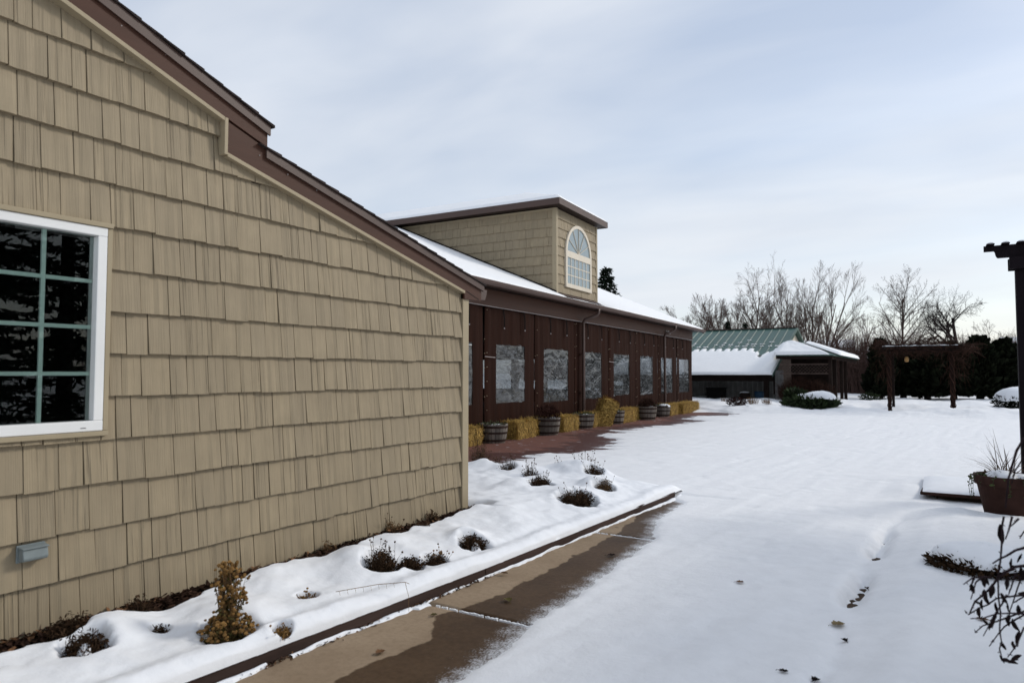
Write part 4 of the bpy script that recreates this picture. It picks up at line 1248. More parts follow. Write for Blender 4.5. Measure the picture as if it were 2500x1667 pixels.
for i, (x, y, sc, kind, lab) in enumerate(BARRELS):
    o = proto if i == 0 else None
    if o is None:
        o = proto.copy(); C.objects.link(o)
        for ch in list(proto.children):
            if ch.name.split('.')[0] in ('staves', 'liner', 'hoop', 'potting_soil'):
                c = ch.copy(); C.objects.link(c); c.parent = o
    o.location = (x, y, 0); o.scale = (sc, sc, sc); o.rotation_euler = (0, 0, i*1.3)
    tag(o, lab, 'planter', 'half-barrel planters along the patio')
    if kind in ('low', 'snow'):
        low_plant(900+i, None).build('plant', M['green_sprig'], o)
        a = -i*1.3 - .5
        stuff(snow_pad(i, .16 if kind == 'low' else .22, .385, (.13*math.cos(a), .13*math.sin(a)), .04 if kind == 'low' else .09).build('snow_patch', M['snow'], o, smooth=True))
    else:
        ball_plant(950+i, .34 if kind == 'red' else .30, .36 if kind == 'red' else .30).build('plant', M['red_shrub'] if kind == 'red' else M['vine'], o)
        a = -i*1.3 - .4
        stuff(snow_pad(i, .10, .40, (.22*math.cos(a), .22*math.sin(a)), .035).build('snow_patch', M['snow'], o, smooth=True))

# ------------------------------------------------------------------ dead plants in the garden bed
ICO = None
def ico(mb, c, r, rr):
    t = (1+5**.5)/2
    V = [(-1,t,0),(1,t,0),(-1,-t,0),(1,-t,0),(0,-1,t),(0,1,t),(0,-1,-t),(0,1,-t),(t,0,-1),(t,0,1),(-t,0,-1),(-t,0,1)]
    F = [(0,11,5),(0,5,1),(0,1,7),(0,7,10),(0,10,11),(1,5,9),(5,11,4),(11,10,2),(10,7,6),(7,1,8),(3,9,4),(3,4,2),(3,2,6),(3,6,8),(3,8,9),(4,9,5),(2,4,11),(6,2,10),(8,6,7),(9,8,1)]
    k = r/1.9
    mb.add([(c[0]+x*k*rr.uniform(.75,1.2), c[1]+y*k*rr.uniform(.75,1.2), c[2]+z*k*rr.uniform(.7,1.1)) for x, y, z in V], F, rr.random())

def mum(x, y):
    e = tag(empty('dried_chrysanthemum', (x, y, float(soil_h(np.array(x), np.array(y))))), 'tall golden brown dried chrysanthemum standing in the snowy bed', 'plant')
    rr = random.Random(77)
    st, bl, lf = MB(), MB(), MB()
    tips = []
    # wide skirt and a narrower upright plume
    for i in range(115):
        a = rr.uniform(0, 6.28); r = .155*math.sqrt(rr.random()); tips.append(Vector((r*math.cos(a), r*math.sin(a)*1.0, .05 + .11*(1-(r/.155)**2) + rr.uniform(-.02, .04))))
    for i in range(95):
        a = rr.uniform(0, 6.28); h = rr.uniform(.20, .44); c = Vector((-.02 + .03*math.sin(h*9), .012 + (h-.2)*.12, h))
        r = (.035 + .055*math.sin((h-.18)/.26*3.1)**.8)*math.sqrt(rr.random()); tips.append(c + Vector((r*math.cos(a), r*math.sin(a)*1.1, 0)))
    for t in tips:
        b = Vector((t.x*.25 + rr.gauss(0,.01), t.y*.25 + rr.gauss(0,.01), 0)); m = b.lerp(t, .6) + Vector((rr.gauss(0,.012), rr.gauss(0,.012), .015))
        st.tube([b, m, t], [.0022, .0018, .0012], 3, False)
        for k in range(rr.choice((1, 2, 3))):
            q = t + Vector((rr.gauss(0,.010), rr.gauss(0,.010), rr.gauss(0,.008)))
            ico(bl, q, rr.uniform(.008, .0135), rr)
        for k in range(4):
            c = b.lerp(t, rr.uniform(.35, .95)) + Vector((rr.gauss(0,.008), rr.gauss(0,.008), 0)); v = Vector((rr.gauss(0,1), rr.gauss(0,1), rr.gauss(-.3,.7))).normalized()*rr.uniform(.014,.03)
            lf.blade(c, c+v, .012, rnd=rr.random())
    st.build('stems', M['tan_stem'], e); stuff(bl.build('blooms', M['mum_bloom'], e)); lf.build('leaves', M['mum_leaf'], e)
mum(-3.325*KP, 2.40*KP)

def dead_clump(x, y, r, h, label, n=90, mats=('dead_plant', 'dead_leaf'), heads=0, seed=0, name='withered_plant', lift=0.0, group='withered plants in the garden bed', headmat='dead_plant', lean=(0, 0)):
    x = max(x*KP, -4.19) if y < 5.8 else x*KP; y = y*KP
    e = tag(empty(name, (x, y, float(soil_h(np.array(x), np.array(y))) + lift)), label, 'plant', group)
    rr = random.Random(seed + int(abs(x)*1000) + int(y*77))
    st, lf = MB(), MB()
    for i in range(n):
        a = rr.uniform(0, 6.28); q = r*math.sqrt(rr.random())*.95
        b = Vector((q*.55*math.cos(a), q*.55*math.sin(a), 0)); hh = h*rr.uniform(.45, 1.0)*(1 - .45*(q/r)**2)
        t = Vector((q*math.cos(a) + lean[0]*hh + rr.gauss(0,.015), q*math.sin(a) + lean[1]*hh + rr.gauss(0,.015), hh)); m = b.lerp(t, .55) + Vector((rr.gauss(0,.01), rr.gauss(0,.01), .01))
        st.tube([b, m, t], [.0022, .0018, .0009], 3, False)
        for k in range(15):
            c = b.lerp(t, rr.uniform(.15, 1.08)) + Vector((rr.gauss(0,.01), rr.gauss(0,.01), rr.gauss(0,.006))); v = Vector((rr.gauss(0,1), rr.gauss(0,1), rr.gauss(0,.8))).normalized()*rr.uniform(.010,.026)
            lf.blade(c, c+v, v.length*.45, rnd=rr.random())
    hd = MB()
    for i in range(int(heads*.6)):
        a = rr.uniform(0, 6.28); q = r*1.25*math.sqrt(rr.random()); b = Vector((q*.6*math.cos(a), q*.6*math.sin(a), h*.2)); t = Vector((q*math.cos(a)+rr.gauss(0,.02), q*math.sin(a)+rr.gauss(0,.02), h*rr.uniform(.75, 1.3)))
        st.tube([b, b.lerp(t, .5) + Vector((rr.gauss(0,.01), rr.gauss(0,.01), 0)), t], [.0018, .0014, .001], 3, False)
        ico(hd, t, rr.uniform(.006, .010), rr)
    st.build('stems', M[mats[0]], e); lf.build('foliage', M[mats[1]], e)
    if heads: stuff(hd.build('seed_heads', M[headmat], e))
    return e
dead_clump(-3.13, 2.60, .055, .09, 'little golden brown sprig beside the tall dried chrysanthemum', 22, ('tan_stem', 'mum_bloom'), 12, headmat='mum_bloom')
dead_clump(-3.42, 3.04, .055, .085, 'small golden sprig alone in the snow right of the dried chrysanthemum', 22, ('tan_stem', 'mum_bloom'), 10, headmat='mum_bloom')
dead_clump(-3.43, 3.73, .115, .23, 'upright dark brown withered plant, tallest of the middle group in the bed', 130, heads=22)
dead_clump(-3.33, 3.92, .10, .13, 'low dark withered foliage at the foot of the upright plant', 110)
dead_clump(-3.24, 4.12, .095, .14, 'dark withered plant with pale seed heads near the timber joint', 90, heads=36, headmat='tan_stem')
dead_clump(-3.28, 4.66, .105, .17, 'crescent of dark heather curling round a ball of snow', 170, ('dead_plant', 'dead_leaf'), 0)
dead_clump(-3.36, 6.74, .20, .20, 'broad dark clump under a snow cap, largest on the far part of the bed', 300, heads=20)
dead_clump(-4.15, 7.30, .14, .18, 'dark tufted plant in a hollow behind the building corner', 150, heads=18)
dead_clump(-4.20, 8.65, .15, .34, 'tall dark seed-head plant at the back edge of the bed', 120, heads=50)
dead_clump(-4.60, 8.60, .08, .26, 'small upright tuft at the bed edge left of the tall seed heads', 50, heads=14)
dead_clump(-4.95, 7.85, .12, .26, 'dark plant with thin seed stalks in the middle of the back bed', 70, heads=32)
dead_clump(-4.55, 7.75, .10, .26, 'thin seed-head plant poking from a snow hump', 40, heads=26)
dead_clump(-3.40, 7.52, .11, .20, 'pale brown grassy tuft beside the broad snow-capped clump', 90, ('tan_stem', 'dead_plant'), 24)
dead_clump(-3.85, 8.20, .13, .24, 'dark tuft half buried behind the broad snow-capped clump', 110, heads=30)
dead_clump(-5.75, 8.35, .16, .50, 'tall thin brown stalks by the brick patio behind the corner', 70, ('dead_plant', 'dead_plant'), 20)
dead_clump(-5.40, 8.25, .10, .20, 'little dried tuft in the snow near the brick patio', 40, heads=20)
dead_clump(-3.90, 2.24, .070, .16, 'thin dark sprig in the snow below the siding, left of the chrysanthemum', 40, heads=6)
dead_clump(-3.60, 2.18, .042, .10, 'tiny dark sprig nearest the chrysanthemum on its left', 30)
dead_clump(-3.93, 1.85, .10, .16, 'dark withered clump at the far left of the bed', 140, lean=(.3, .2))
dead_clump(-3.68, 1.84, .095, .15, 'dark curled plant round a snow ball at the lower left', 150)
dead_clump(-4.13, 4.55, .07, .15, 'small dry weed against the wall in the mulch', 22, ('tan_stem', 'tan_stem'), 8)
dead_clump(-4.12, 5.10, .08, .13, 'brown dry leaves by the wall near the building corner', 40, ('tan_stem', 'dead_plant'), 6)
dead_clump(-3.85, 4.75, .07, .13, 'thin dark seed stalks poking through snow near the wall', 26, heads=16)
dead_clump(-4.17, 3.82, .07, .12, 'curly pale dry grass in the mulch by the wall', 20, ('tan_stem', 'tan_stem'), 0)
# a single dry stalk fallen over the timber
rs = MB(); rs.tube([(-3.28, 3.15, .215), (-3.16, 3.40, .215), (-3.06, 3.56, .205), (-3.045, 3.585, .19)], [.002, .0022, .002, .0018], 4)
rs.tube([(-3.06, 3.56, .205), (-3.02, 3.55, .12), (-3.00, 3.53, .03)], [.0018, .0016, .0012], 4)
for i in range(8):
    f = i/8; p = Vector((-3.27 + .2*f, 3.17 + .36*f, .214)); rs.tube([p, p + Vector((.004, .003, -.03))], [.0012, .0006], 3)
tag(rs.build('dry_stalk', M['tan_stem']), 'single reddish dry stalk bent over the edging timber', 'stalk')

# ------------------------------------------------------------------ fallen leaves
def fallen_leaf(x, y, size, mat, label, rot, curl=.35, base=0.0):
    z = base if base else float(snow_height(np.array([x]), np.array([y]))[0]) + 0.003
    mb = MB(); n = 7; vs = []; rr = random.Random(int(x*991) + int(y*313))
    for i in range(n):
        f = i/(n-1); w = size*.42*math.sin(math.pi*(f*.92 + .06))**.75*(1 + .25*math.sin(f*17))
        for j in (-1, -.5, 0, .5, 1):
            vs.append(((f-.5)*size, j*w, .004 + abs(j)**1.5*w*curl + rr.uniform(0, .003) + size*.12*abs(f-.5)))
    fs = [(i*5+j, (i+1)*5+j, (i+1)*5+j+1, i*5+j+1) for i in range(n-1) for j in range(4)]
    mb.add(vs, fs, rr.random()); mb.tube([(-size*.5, 0, .008), (-size*.72, .01*size, .012), (-size*.9, .05*size, .006)], .0012, 4)
    o = mb.build('fallen_leaf', M[mat], smooth=True, loc=(x, y, z), rotz=rot)
    return tag(o, label, 'leaf', 'fallen leaves')
fallen_leaf(-1.29, 5.30, .055, 'leaf_litter', 'brown leaf alone on the open snow in the middle of the yard', .5)
fallen_leaf(-0.56, 4.72, .085, 'gold_leaf', 'tan leaf lying in the crease of snow at the right', .9)
fallen_leaf(-0.50, 4.47, .045, 'black_leaf', 'small black curled leaf just below the tan leaf', 2.2, .6)
fallen_leaf(-0.57, 3.87, .05, 'black_leaf', 'black curled leaf at the bottom edge of the snow', 1.2, .6)
fallen_leaf(-0.72, 3.84, .045, 'black_leaf', 'flat dark leaf at the bottom edge, left of the black curled leaf', .4, .2)
fallen_leaf(0.19, 4.99, .06, 'leaf_litter', 'thin brown leaf on the snow below the leafy twigs', 2.9, .1)
fallen_leaf(-0.49, 5.86, .05, 'black_leaf', 'dark leaf beside the bare earth patch in the crease', 1.9, .5)
fallen_leaf(-2.60, 4.12, .07, 'mum_leaf', 'greenish dry leaf on the wet concrete', 2.5, .5, .003)
fallen_leaf(-2.74, 2.98, .06, 'leaf_litter', 'brown leaf on the dry concrete near the wet edge', 1.4, .4, .003)
fallen_leaf(-2.955, 4.63, .055, 'leaf_litter', 'orange brown leaf by the joint of the edging timbers', .3, .4, .012)
fallen_leaf(-2.86, 3.62, .045, 'mum_leaf', 'small green leaf near the snow line at the path joint', 1.1, .3, .003)
fallen_leaf(-2.46, 5.60, .07, 'black_leaf', 'dark leaf at the melting edge of the snow on the path', .7, .3, .004)

# ------------------------------------------------------------------ green-roofed shed with porch
sh = tag(empty('green_roofed_shed', (-10.0, 38.0, 0)), 'low shed with a green metal roof half covered in snow', 'shed')
def SHP(mb, name, mat, parent=sh, **k):
    mb.v = [(x + 10.0, y - 38.0, z) for x, y, z in mb.v]
    return mb.build(name, mat, parent, **k)
XR = -7.24
def sroof(t): return 37.0 + 7.7*t, 1.56 + 2.82*t
(ye, ze), (yr, zr_) = sroof(0), sroof(1)
nrm = Vector((0, -2.82, 7.7)).normalized()
x = XR
while x > -16.5:
    m = MB(); x0 = x - .46
    a, b = Vector((0, ye, ze)), Vector((0, yr, zr_)); th_ = nrm*.02
    prof = [(0, 0), (.02, .035), (.05, .035), (.07, 0), (.46, 0)]
    vs = []
    for p in (a, b):
        for (u, v) in prof: vs.append((x - u, p.y + nrm.y*v, p.z + nrm.z*v))
    for p in (a, b): vs += [(x, p.y - th_.y, p.z - th_.z), (x - .46, p.y - th_.y, p.z - th_.z)]
    m.add(vs, [(i, i+1, 5+i+1, 5+i) for i in range(4)] + [(10, 12, 13, 11)])
    SHP(m, 'roof_panel', M['green_roof'])
    x = x0 - .0005
m = MB(); m.prism([(yr, zr_ - .03), (yr + 4.5, zr_ - 1.7), (yr + 4.5, zr_ - 1.66), (yr, zr_ + .01)], 0, -16.5, XR); SHP(m, 'rear_roof', M['green_roof'])
m = MB(); m.bar((-16.5, yr, zr_ + .03), (XR + .02, yr, zr_ + .03), .22, .05); SHP(m, 'ridge_cap', M['brown_metal'])
m = MB(); m.prism([(ye - .02, ze - .14), (ye - .02, ze + .01), (yr, zr_ + .03), (yr, zr_ - .12)], 0, XR + .002, XR + .04)
m.prism([(yr, zr_ - .12), (yr, zr_ + .03), (yr + 4.5, zr_ - 1.63), (yr + 4.5, zr_ - 1.78)], 0, XR + .002, XR + .04); SHP(m, 'rake_trim', M['green_roof'])
# snow sheet on the lower half of the slope
xs = np.linspace(-16.4, XR + .03, 150); ts = np.linspace(-.012, .62, 60)
Xg, Tg = np.meshgrid(xs, ts, indexing='ij')
lim_ = 0.50 + 0.05*fbm(Xg*0.5, Tg*0 + 1.3, 651, 3) + 0.025*np.sign(np.sin(Xg*13.66)) - 0.14*np.exp(-((Xg + 8.35)/.35)**2)
th = 0.11*np.sqrt(np.clip((lim_ - Tg)/.05, 0, 1)) - 0.03*(lim_ <= Tg)
th = th*np.sqrt(np.clip((Tg + .012)/.012, 0, 1))*np.sqrt(np.clip((XR + .03 - Xg)/.06, 0, 1)) - .004 + 0.012*fbm(Xg*1.3, Tg*9, 655, 3)
me = grid_mesh('roof_snow', Xg + 10.0, 37 + 7.7*Tg + nrm.y*th - 38.0, 1.56 + 2.82*Tg + nrm.z*th, M['snow_roof'])
stuff(link('roof_snow', me, sh))
m = MB()
for row, pr in ((.56, .75), (.605, .5), (.65, .35), (.70, .2)):
    x = -7.6
    while x > -15:
        if R.random() < pr:
            y, z = sroof(row + R.uniform(-.004, .004)); y2, z2 = sroof(row + .012)
            w = R.uniform(.15, .34)
            m.add([(x, y - .03, z + .03), (x - w, y - .03, z + .03), (x - w, y2, z2 + .03), (x, y2, z2 + .03)], [(0, 1, 2, 3)])
        x -= .46
stuff(SHP(m, 'snow_flecks', M['snow_roof']))
# walls and open bay
m = MB(); m.box((-16.5, 37.35, 1.18), (XR - .02, 37.55, 1.50)); SHP(m, 'header_beam', M['shed_wood'])
for x in (-15.5, -12.6, -7.62):
    m = MB(); m.box((x - .12, 37.36, -.2), (x + .12, 37.54, 1.18)); SHP(m, 'post', M['shed_wood'])
x = -7.7
while x > -13.2:
    m = MB(); m.prism([(x, 0), (x - .03, -.025), (x - .07, -.025), (x - .10, 0), (x - .27, 0), (x - .27, .01), (x, .01)], 2, -.2, 2.6)
    m.v = [(a, b + 39.6, c) for a, b, c in m.v]; SHP(m, 'wall_panel', M['grey_metal']); x -= .2705
m = MB(); m.box((-16.5, 39.7, -.2), (-13.2, 39.8, 2.6)); m.box((-16.5, 48.8, -.2), (XR - .3, 48.9, 2.6)); m.box((XR - .42, 39.8, -.2), (XR - .32, 48.8, 2.5)); SHP(m, 'rear_wall', M['shed_wood'])
m = MB(); m.prism([(40.4, 2.5), (yr, zr_ - .16), (yr + 4.2, 2.75), (yr + 4.2, 2.5)], 0, XR - .30, XR - .22); SHP(m, 'gable_wall', M['cream_vinyl'])
for k in range(3):
    m = MB(); x0 = XR + .02 + k*.14
    m.prism([(x0, 37.56), (x0 + .03, 37.53), (x0 + .06, 37.53), (x0 + .09, 37.56), (x0 + .1395, 37.56), (x0 + .1395, 37.58), (x0, 37.58)], 2, -.2, 1.75); SHP(m, 'end_panel', M['grey_metal'])
# porch
P0, A_, B_, T_, T2 = Vector((-6.95, 36.5, 2.53)), Vector((-4.28, 36.5, 2.50)), Vector((-3.60, 41.0, 2.36)), Vector((-6.43, 38.5, 3.27)), Vector((-6.40, 42.0, 3.34))
m = MB(); dn = Vector((0, 0, -.05))
m.add([P0, A_, T_, P0+dn, A_+dn, T_+dn], [(0, 1, 2), (5, 4, 3), (0, 3, 4, 1)]); m.add([A_, B_, T2, T_, A_+dn, B_+dn, T2+dn, T_+dn], [(0, 1, 2, 3), (7, 6, 5, 4), (0, 4, 5, 1)])
m.add([T_, P0, Vector((XR, 39.2, 2.40)), Vector((XR, 41, 3.0)), T2], [(0, 4, 3, 2, 1)])
porch = SHP(m, 'porch_roof', M['green_roof'])
def snow_face(tri, inset, th, seed):
    """snow slab on a triangle/quad roof face, with a soft rim"""
    a, b, c = tri[0], tri[1], tri[2]; d = tri[3] if len(tri) > 3 else tri[2]
    n = (b - a).cross(c - a).normalized(); k = 26
    u, v = np.meshgrid(np.linspace(0, 1, k), np.linspace(0, 1, k), indexing='ij')
    P = [(1-u)*(1-v)*a[i] + u*(1-v)*b[i] + u*v*c[i] + (1-u)*v*d[i] for i in range(3)]
    rim = np.minimum(np.minimum(u, 1-u)*((1-v)*0.9 + .1), np.minimum(v, (1-v)))
    t = th*np.sqrt(np.clip(rim/.06, 0, 1))*(1 + .25*fbm(u*5, v*5, seed, 3)) - .006*(rim < .001)
    return [P[i] + n[i]*t for i in range(3)]
Xf, Yf, Zf = snow_face([P0 + Vector((-.05, -.06, .0)), A_ + Vector((-.15, -.05, .02)), T_ + Vector((.12, -.05, .0)), T_ + Vector((-.5, 0, -.05))], 0, .13, 661)
stuff(link('roof_snow', grid_mesh('roof_snow', Xf+10, Yf-38, Zf, M['snow_roof']), porch))
Xf, Yf, Zf = snow_face([A_ + Vector((.25, .5, .0)), B_ + Vector((.1, 0, 0)), T2, T_ + Vector((.5, .6, -.06))], 0, .15, 663)
stuff(link('roof_snow', grid_mesh('roof_snow', Xf+10, Yf-38, Zf, M['snow_roof']), porch))
Xf, Yf, Zf = snow_face([Vector((-7.6, 39.2, 2.36)), P0 + Vector((0, .1, 0)), T_ + Vector((-.15, 0, 0)), Vector((-7.6, 41.2, 3.12))], 0, .14, 667)
stuff(link('roof_snow', grid_mesh('roof_snow', Xf+10, Yf-38, Zf + .03, M['snow_roof']), porch))
m = MB(); m.bar(P0 + Vector((0, .03, -.13)), A_ + Vector((-.1, .03, -.13)), .05, .16); m.bar(A_ + Vector((-.1, .06, -.13)), B_ + Vector((-.1, 0, -.13)), .05, .16); SHP(m, 'porch_beam', M['shed_wood'])
for (x, y) in ((-4.47, 36.75), (-4.40, 37.9), (-4.24, 39.2), (-4.17, 40.3)):
    m = MB(); m.box((x - .075, y - .075, -.1), (x + .075, y + .075, 2.36)); SHP(m, 'porch_post', M['shed_wood'])
m = MB(); m.box((-6.9, 40.4, -.1), (-4.6, 40.5, 2.4)); SHP(m, 'porch_wall', M['shed_wood'])
def lattice(x0, x1, z0, z1, y):
    m = MB(); st = .16; w, h = x1 - x0, z1 - z0
    for sg in (1, -1):
        k = -h
        while k < w:
            pa, pb = max(0, k), min(w, k + h)
            za, zb_ = pa - k, pb - k
            if pb - pa > .02:
                if sg > 0: m.bar((x0 + pa, y, z0 + za), (x0 + pb, y, z0 + zb_), .012, .035, (0, 1, 0))
                else: m.bar((x0 + pa, y + .014, z1 - za), (x0 + pb, y + .014, z1 - zb_), .012, .035, (0, 1, 0))
            k += st
    m.bar((x0, y - .01, z0), (x1, y - .01, z0), .03, .05); m.bar((x0, y - .01, z1), (x1, y - .01, z1), .03, .05)
    return m
stuff(SHP(lattice(-6.82, -4.55, 1.58, 2.05, 36.75), 'lattice', M['bark']))
stuff(SHP(lattice(-6.82, -5.95, 0.0, .85, 36.75), 'lattice', M['house_wall']))
# things standing in the shed's open bay
m = MB(); m.lathe([(0, 0), (.27, 0), (.29, .1), (.27, .5), (.25, .56), (0, .56)], 14); o = m.build('wooden_tub', M['shed_wood'], loc=(-8.85, 38.0, 0)); tag(o, 'old brown tub capped with snow in the open bay of the shed', 'tub')
stuff(snow_pad(41, .26, .55, (0, 0), .07).build('snow_patch', M['snow'], o, smooth=True))
m = MB(); m.lathe([(0, 0), (.2, 0), (.24, .04), (.27, .5), (.26, .62), (.2, .64), (0, .62)], 16); tag(m.build('blue_drum', M['blue_plastic'], loc=(-8.12, 38.1, 0), smooth=True), 'dark blue plastic drum at the right end of the shed bay', 'drum')
m = MB(); m.prism([(-.42, 0), (.42, 0), (.48, .72), (-.48, .72)], 1, -.35, .35); m.box((-.5, -.38, .722), (.5, .38, .80)); tag(bevel(m.build('storage_bin', M['black'], loc=(-10.55, 38.6, 0)), .03), 'black storage bin in the dark of the shed bay', 'bin')
m = MB(); m.lathe([(.0, 0), (.12, 0), (.16, .05), (.16, .12), (.0, .14)], 8); m.v = [(a*1.3, b, c) for a, b, c in m.v]; tag(m.build('field_stone', M['stone'], loc=(-6.70, 29.3, .10), smooth=True), 'small round stone with a little snow in front of the shed', 'stone')
stuff(snow_pad(43, .12, .12, (0, .02), .05).build('snow_patch', M['snow'], bpy.data.objects['field_stone'], smooth=True))

# ------------------------------------------------------------------ evergreens and shrubs
def spray_cloud(mb, rr, n, fn, size, wide, droop=0.0):
    for i in range(n):
        c, d = fn(rr)
        l = size*rr.uniform(.6, 1.3); v = (d + Vector((rr.gauss(0,.45), rr.gauss(0,.45), rr.gauss(0,.45) - droop))).normalized()*l
        mb.blade(c, c + v, l*wide, rnd=rr.random(), tip=.1)
def arborvitae(seed, h, r):
    e = empty('arborvitae'); rr = random.Random(seed)
    m = MB()
    lob = [(rr.uniform(0, 6.28), rr.uniform(.1, .9), rr.uniform(.15, .35)) for _ in range(9)]
    def fn(q):
        z = q.random()**.9; a = q.uniform(0, 6.28)
        prof = (1 - z**3.2)*(0.72 + .28*min(1, z*3.5))
        b = 1 + sum(w*math.cos(a - t)*math.exp(-((z - zz)/.15)**2) for t, zz, w in lob)
        q2 = r*prof*b*(q.random()**.35)
        return Vector((q2*math.cos(a), q2*math.sin(a), .12 + z*h)), Vector((math.cos(a)*.55, math.sin(a)*.55, .8))
    spray_cloud(m, rr, 3400, fn, .17, .55)
    m.build('crown', M['needle'], e)
    t = MB(); t.tube([(0, 0, -.1), (.02, 0, h*.5), (0, 0, h*.92)], [.07, .05, .01], 6); t.build('trunk', M['bark_dark'], e)
    return e
av = [arborvitae(5, 1.0, .30), arborvitae(9, 1.0, .33)]
HEDGE = [(-2.72, 43.5, 2.75, .80, 'leftmost tall dark arborvitae, left of the vine arbor'), (-1.72, 45.8, 2.45, 1.1, 'lower dark arborvitae behind the left post of the vine arbor'),
         (-.50, 45.4, 2.45, 1.15, 'dark arborvitae behind the middle of the vine arbor'), (.75, 46.4, 2.6, 1.2, 'dark arborvitae behind the right post of the vine arbor'),
         (1.95, 45.7, 2.85, 1.2, 'tallest dark arborvitae, right of the vine arbor'), (3.10, 46.3, 2.7, 1.25, 'rightmost dark arborvitae, next to the snow-topped bush')]
for i, (x, y, h, w, lab) in enumerate(HEDGE):
    v = i % 2
    o = av[v] if i < 2 else copy_tree(av[v])
    o.location = (x, y, 0); o.scale = (w*2.5, w*2.5, h*1.02); o.rotation_euler = (0, 0, i*1.7)
    tag(o, lab, 'tree', 'dark arborvitae hedge')

def spruce(seed, h, r, dens=1.0, fine=1.0, loose=0.0):
    e = empty('spruce_tree'); rr = random.Random(seed); m = MB(); t = MB(); br = MB()
    t.tube([(0, 0, -.1), (0, 0, h*.6), (0, 0, h)], [h*.016, h*.010, .01], 6)
    z = h*.06
    while z < h*.985:
        f = z/h; rad = r*(1 - f)**.85*rr.uniform(.82, 1.12) + .06
        for k in range(rr.randint(5, 7)):
            a = rr.uniform(0, 6.28); d = Vector((math.cos(a), math.sin(a), 0)); L_ = rad*rr.uniform(.7, 1.15)
            p0 = Vector((0, 0, max(.2, z + rr.gauss(0, loose)))); p1 = p0 + d*L_ + Vector((0, 0, L_*(.30*f - .12 + rr.gauss(0, loose*.5))))
            br.tube([p0, p0.lerp(p1, .5) - Vector((0, 0, L_*.06)), p1], [.02, .012, .004], 3, False)
            n = int((12 + 32*L_/r)*dens)
            for q in range(n):
                g = rr.random()**.7; c = p0.lerp(p1, g) - Vector((0, 0, L_*.06*math.sin(g*3.14)))
                v = (d*.5 + Vector((rr.gauss(0,.55), rr.gauss(0,.55), rr.gauss(-.15,.35)))).normalized()*rr.uniform(.14, .34)*(h/9)**.5*fine
                m.blade(c, c + v, v.length*.34, rnd=rr.random(), tip=.08)
        z += h*.024*rr.uniform(.75, 1.3)
    m.build('crown', M['spruce'], e); t.build('trunk', M['bark_dark'], e); br.build('limbs', M['bark_dark'], e)
    return e
sp = spruce(3, 10.0, 2.3)
sp.location = (-24.6, 55.3, 0); sp.scale = (1.5, 1.5, 1.10)
tag(sp, 'spruce showing over the snowy roof just right of the dormer', 'tree', 'spruces around the yard')
sp2 = spruce(17, 11.0, 3.3, 3.2, .62, .28)
for (x, y, s, rz, lab) in ((-25.75, 54.7, 1.05, 1.0, 'shorter spruce half hidden behind the dormer wall'), (-26.0, 66.2, .80, 2.0, 'distant spruce barely topping the roof snow'),
                           (-13.5, 52.8, .56, .5, 'small dark evergreen peeking over the left of the shed ridge'), (-12.6, 54.4, .55, 2.5, 'second small dark evergreen over the shed ridge'),
                           (13.5, 7.2, 1.25, .3, 'big spruce across the yard, mirrored in the near window'), (16.5, 11.6, 1.45, 1.3, 'taller spruce across the yard, farther right'),
                           (15.5, 3.4, 1.35, 2.3, 'spruce across the yard nearest the window axis')):
    o = (sp2 if y == 7.2 else copy_tree(sp2)) if x > 0 else copy_tree(sp)
    o.location = (x, y, 0); o.scale = (s, s, s); o.rotation_euler = (0, 0, rz); tag(o, lab, 'tree', 'spruces around the yard')

def round_bush(name, loc, rx, ry, h, n, mat, label, leaf=.10, group=None, seed=1, flat=.0, cat='shrub'):
    e = tag(empty(name, loc), label, cat, group); rr = random.Random(seed); m = MB()
    def fn(q):
        v = Vector((q.gauss(0,1), q.gauss(0,1), q.gauss(0,1))); v = v.normalized()*(q.random()**.3)
        return Vector((v.x*rx, v.y*ry, h*.5 + v.z*h*.5)), Vector((v.x, v.y, .35 - flat))
    spray_cloud(m, rr, n, fn, leaf, .4); m.build('foliage', M[mat], e)
    t = MB()
    for k in range(7):
        a = k*.9; t.tube([(0, 0, -.05), (.3*rx*math.cos(a), .3*ry*math.sin(a), h*.4), (.7*rx*math.cos(a), .7*ry*math.sin(a), h*.7)], [.02, .014, .006], 4, False)
    t.build('branches', M['bark_dark'], e)
    return e
def snow_dome(parent, rx, ry, z0, h, seed, off=(0, 0)):
    k, n = 26, 10; vs = [(off[0], off[1], z0 + h)]; m = MB()
    for i in range(1, n + 1):
        f = i/n
        for j in range(k):
            t = 2*math.pi*j/k; w = 1 + .16*float(fbm(math.cos(t)*1.5 + seed, math.sin(t)*1.5, seed, 3))
            z = z0 + h*math.sqrt(max(0, 1 - f*f)) + h*.12*float(fbm(f*2 + math.cos(t)*2, math.sin(t)*2 + seed, seed + 5, 3)) - (h*.18*abs(float(fbm(j*.9, 2, seed + 9, 2))) if i == n else 0)
            vs.append((off[0] + rx*f*w*math.cos(t), off[1] + ry*f*w*math.sin(t), z))
    fs = [(0, 1 + j, 1 + (j + 1) % k) for j in range(k)]
    for i in range(n - 1):
        for j in range(k): fs.append((1+i*k+j, 1+(i+1)*k+j, 1+(i+1)*k+(j+1) % k, 1+i*k+(j+1) % k))
    m.add(vs, fs, .5)
    return stuff(m.build('snow_cap', M['snow'], parent, smooth=True))
jn = round_bush('spreading_juniper', (-4.5, 30.6, .05), 1.05, .75, .62, 2300, 'juniper', 'dark green spreading juniper topped with a broad pad of snow', .17, seed=4)
snow_dome(jn, .68, .5, .52, .30, 31, (.35, .05)); snow_dome(jn, .25, .25, .60, .10, 33, (-.35, .2))
rb = round_bush('juniper_sprig', (-5.15, 31.0, .35), .42, .4, .6, 700, 'juniper', 'upright green juniper hump behind the snow pad', .16, seed=6)
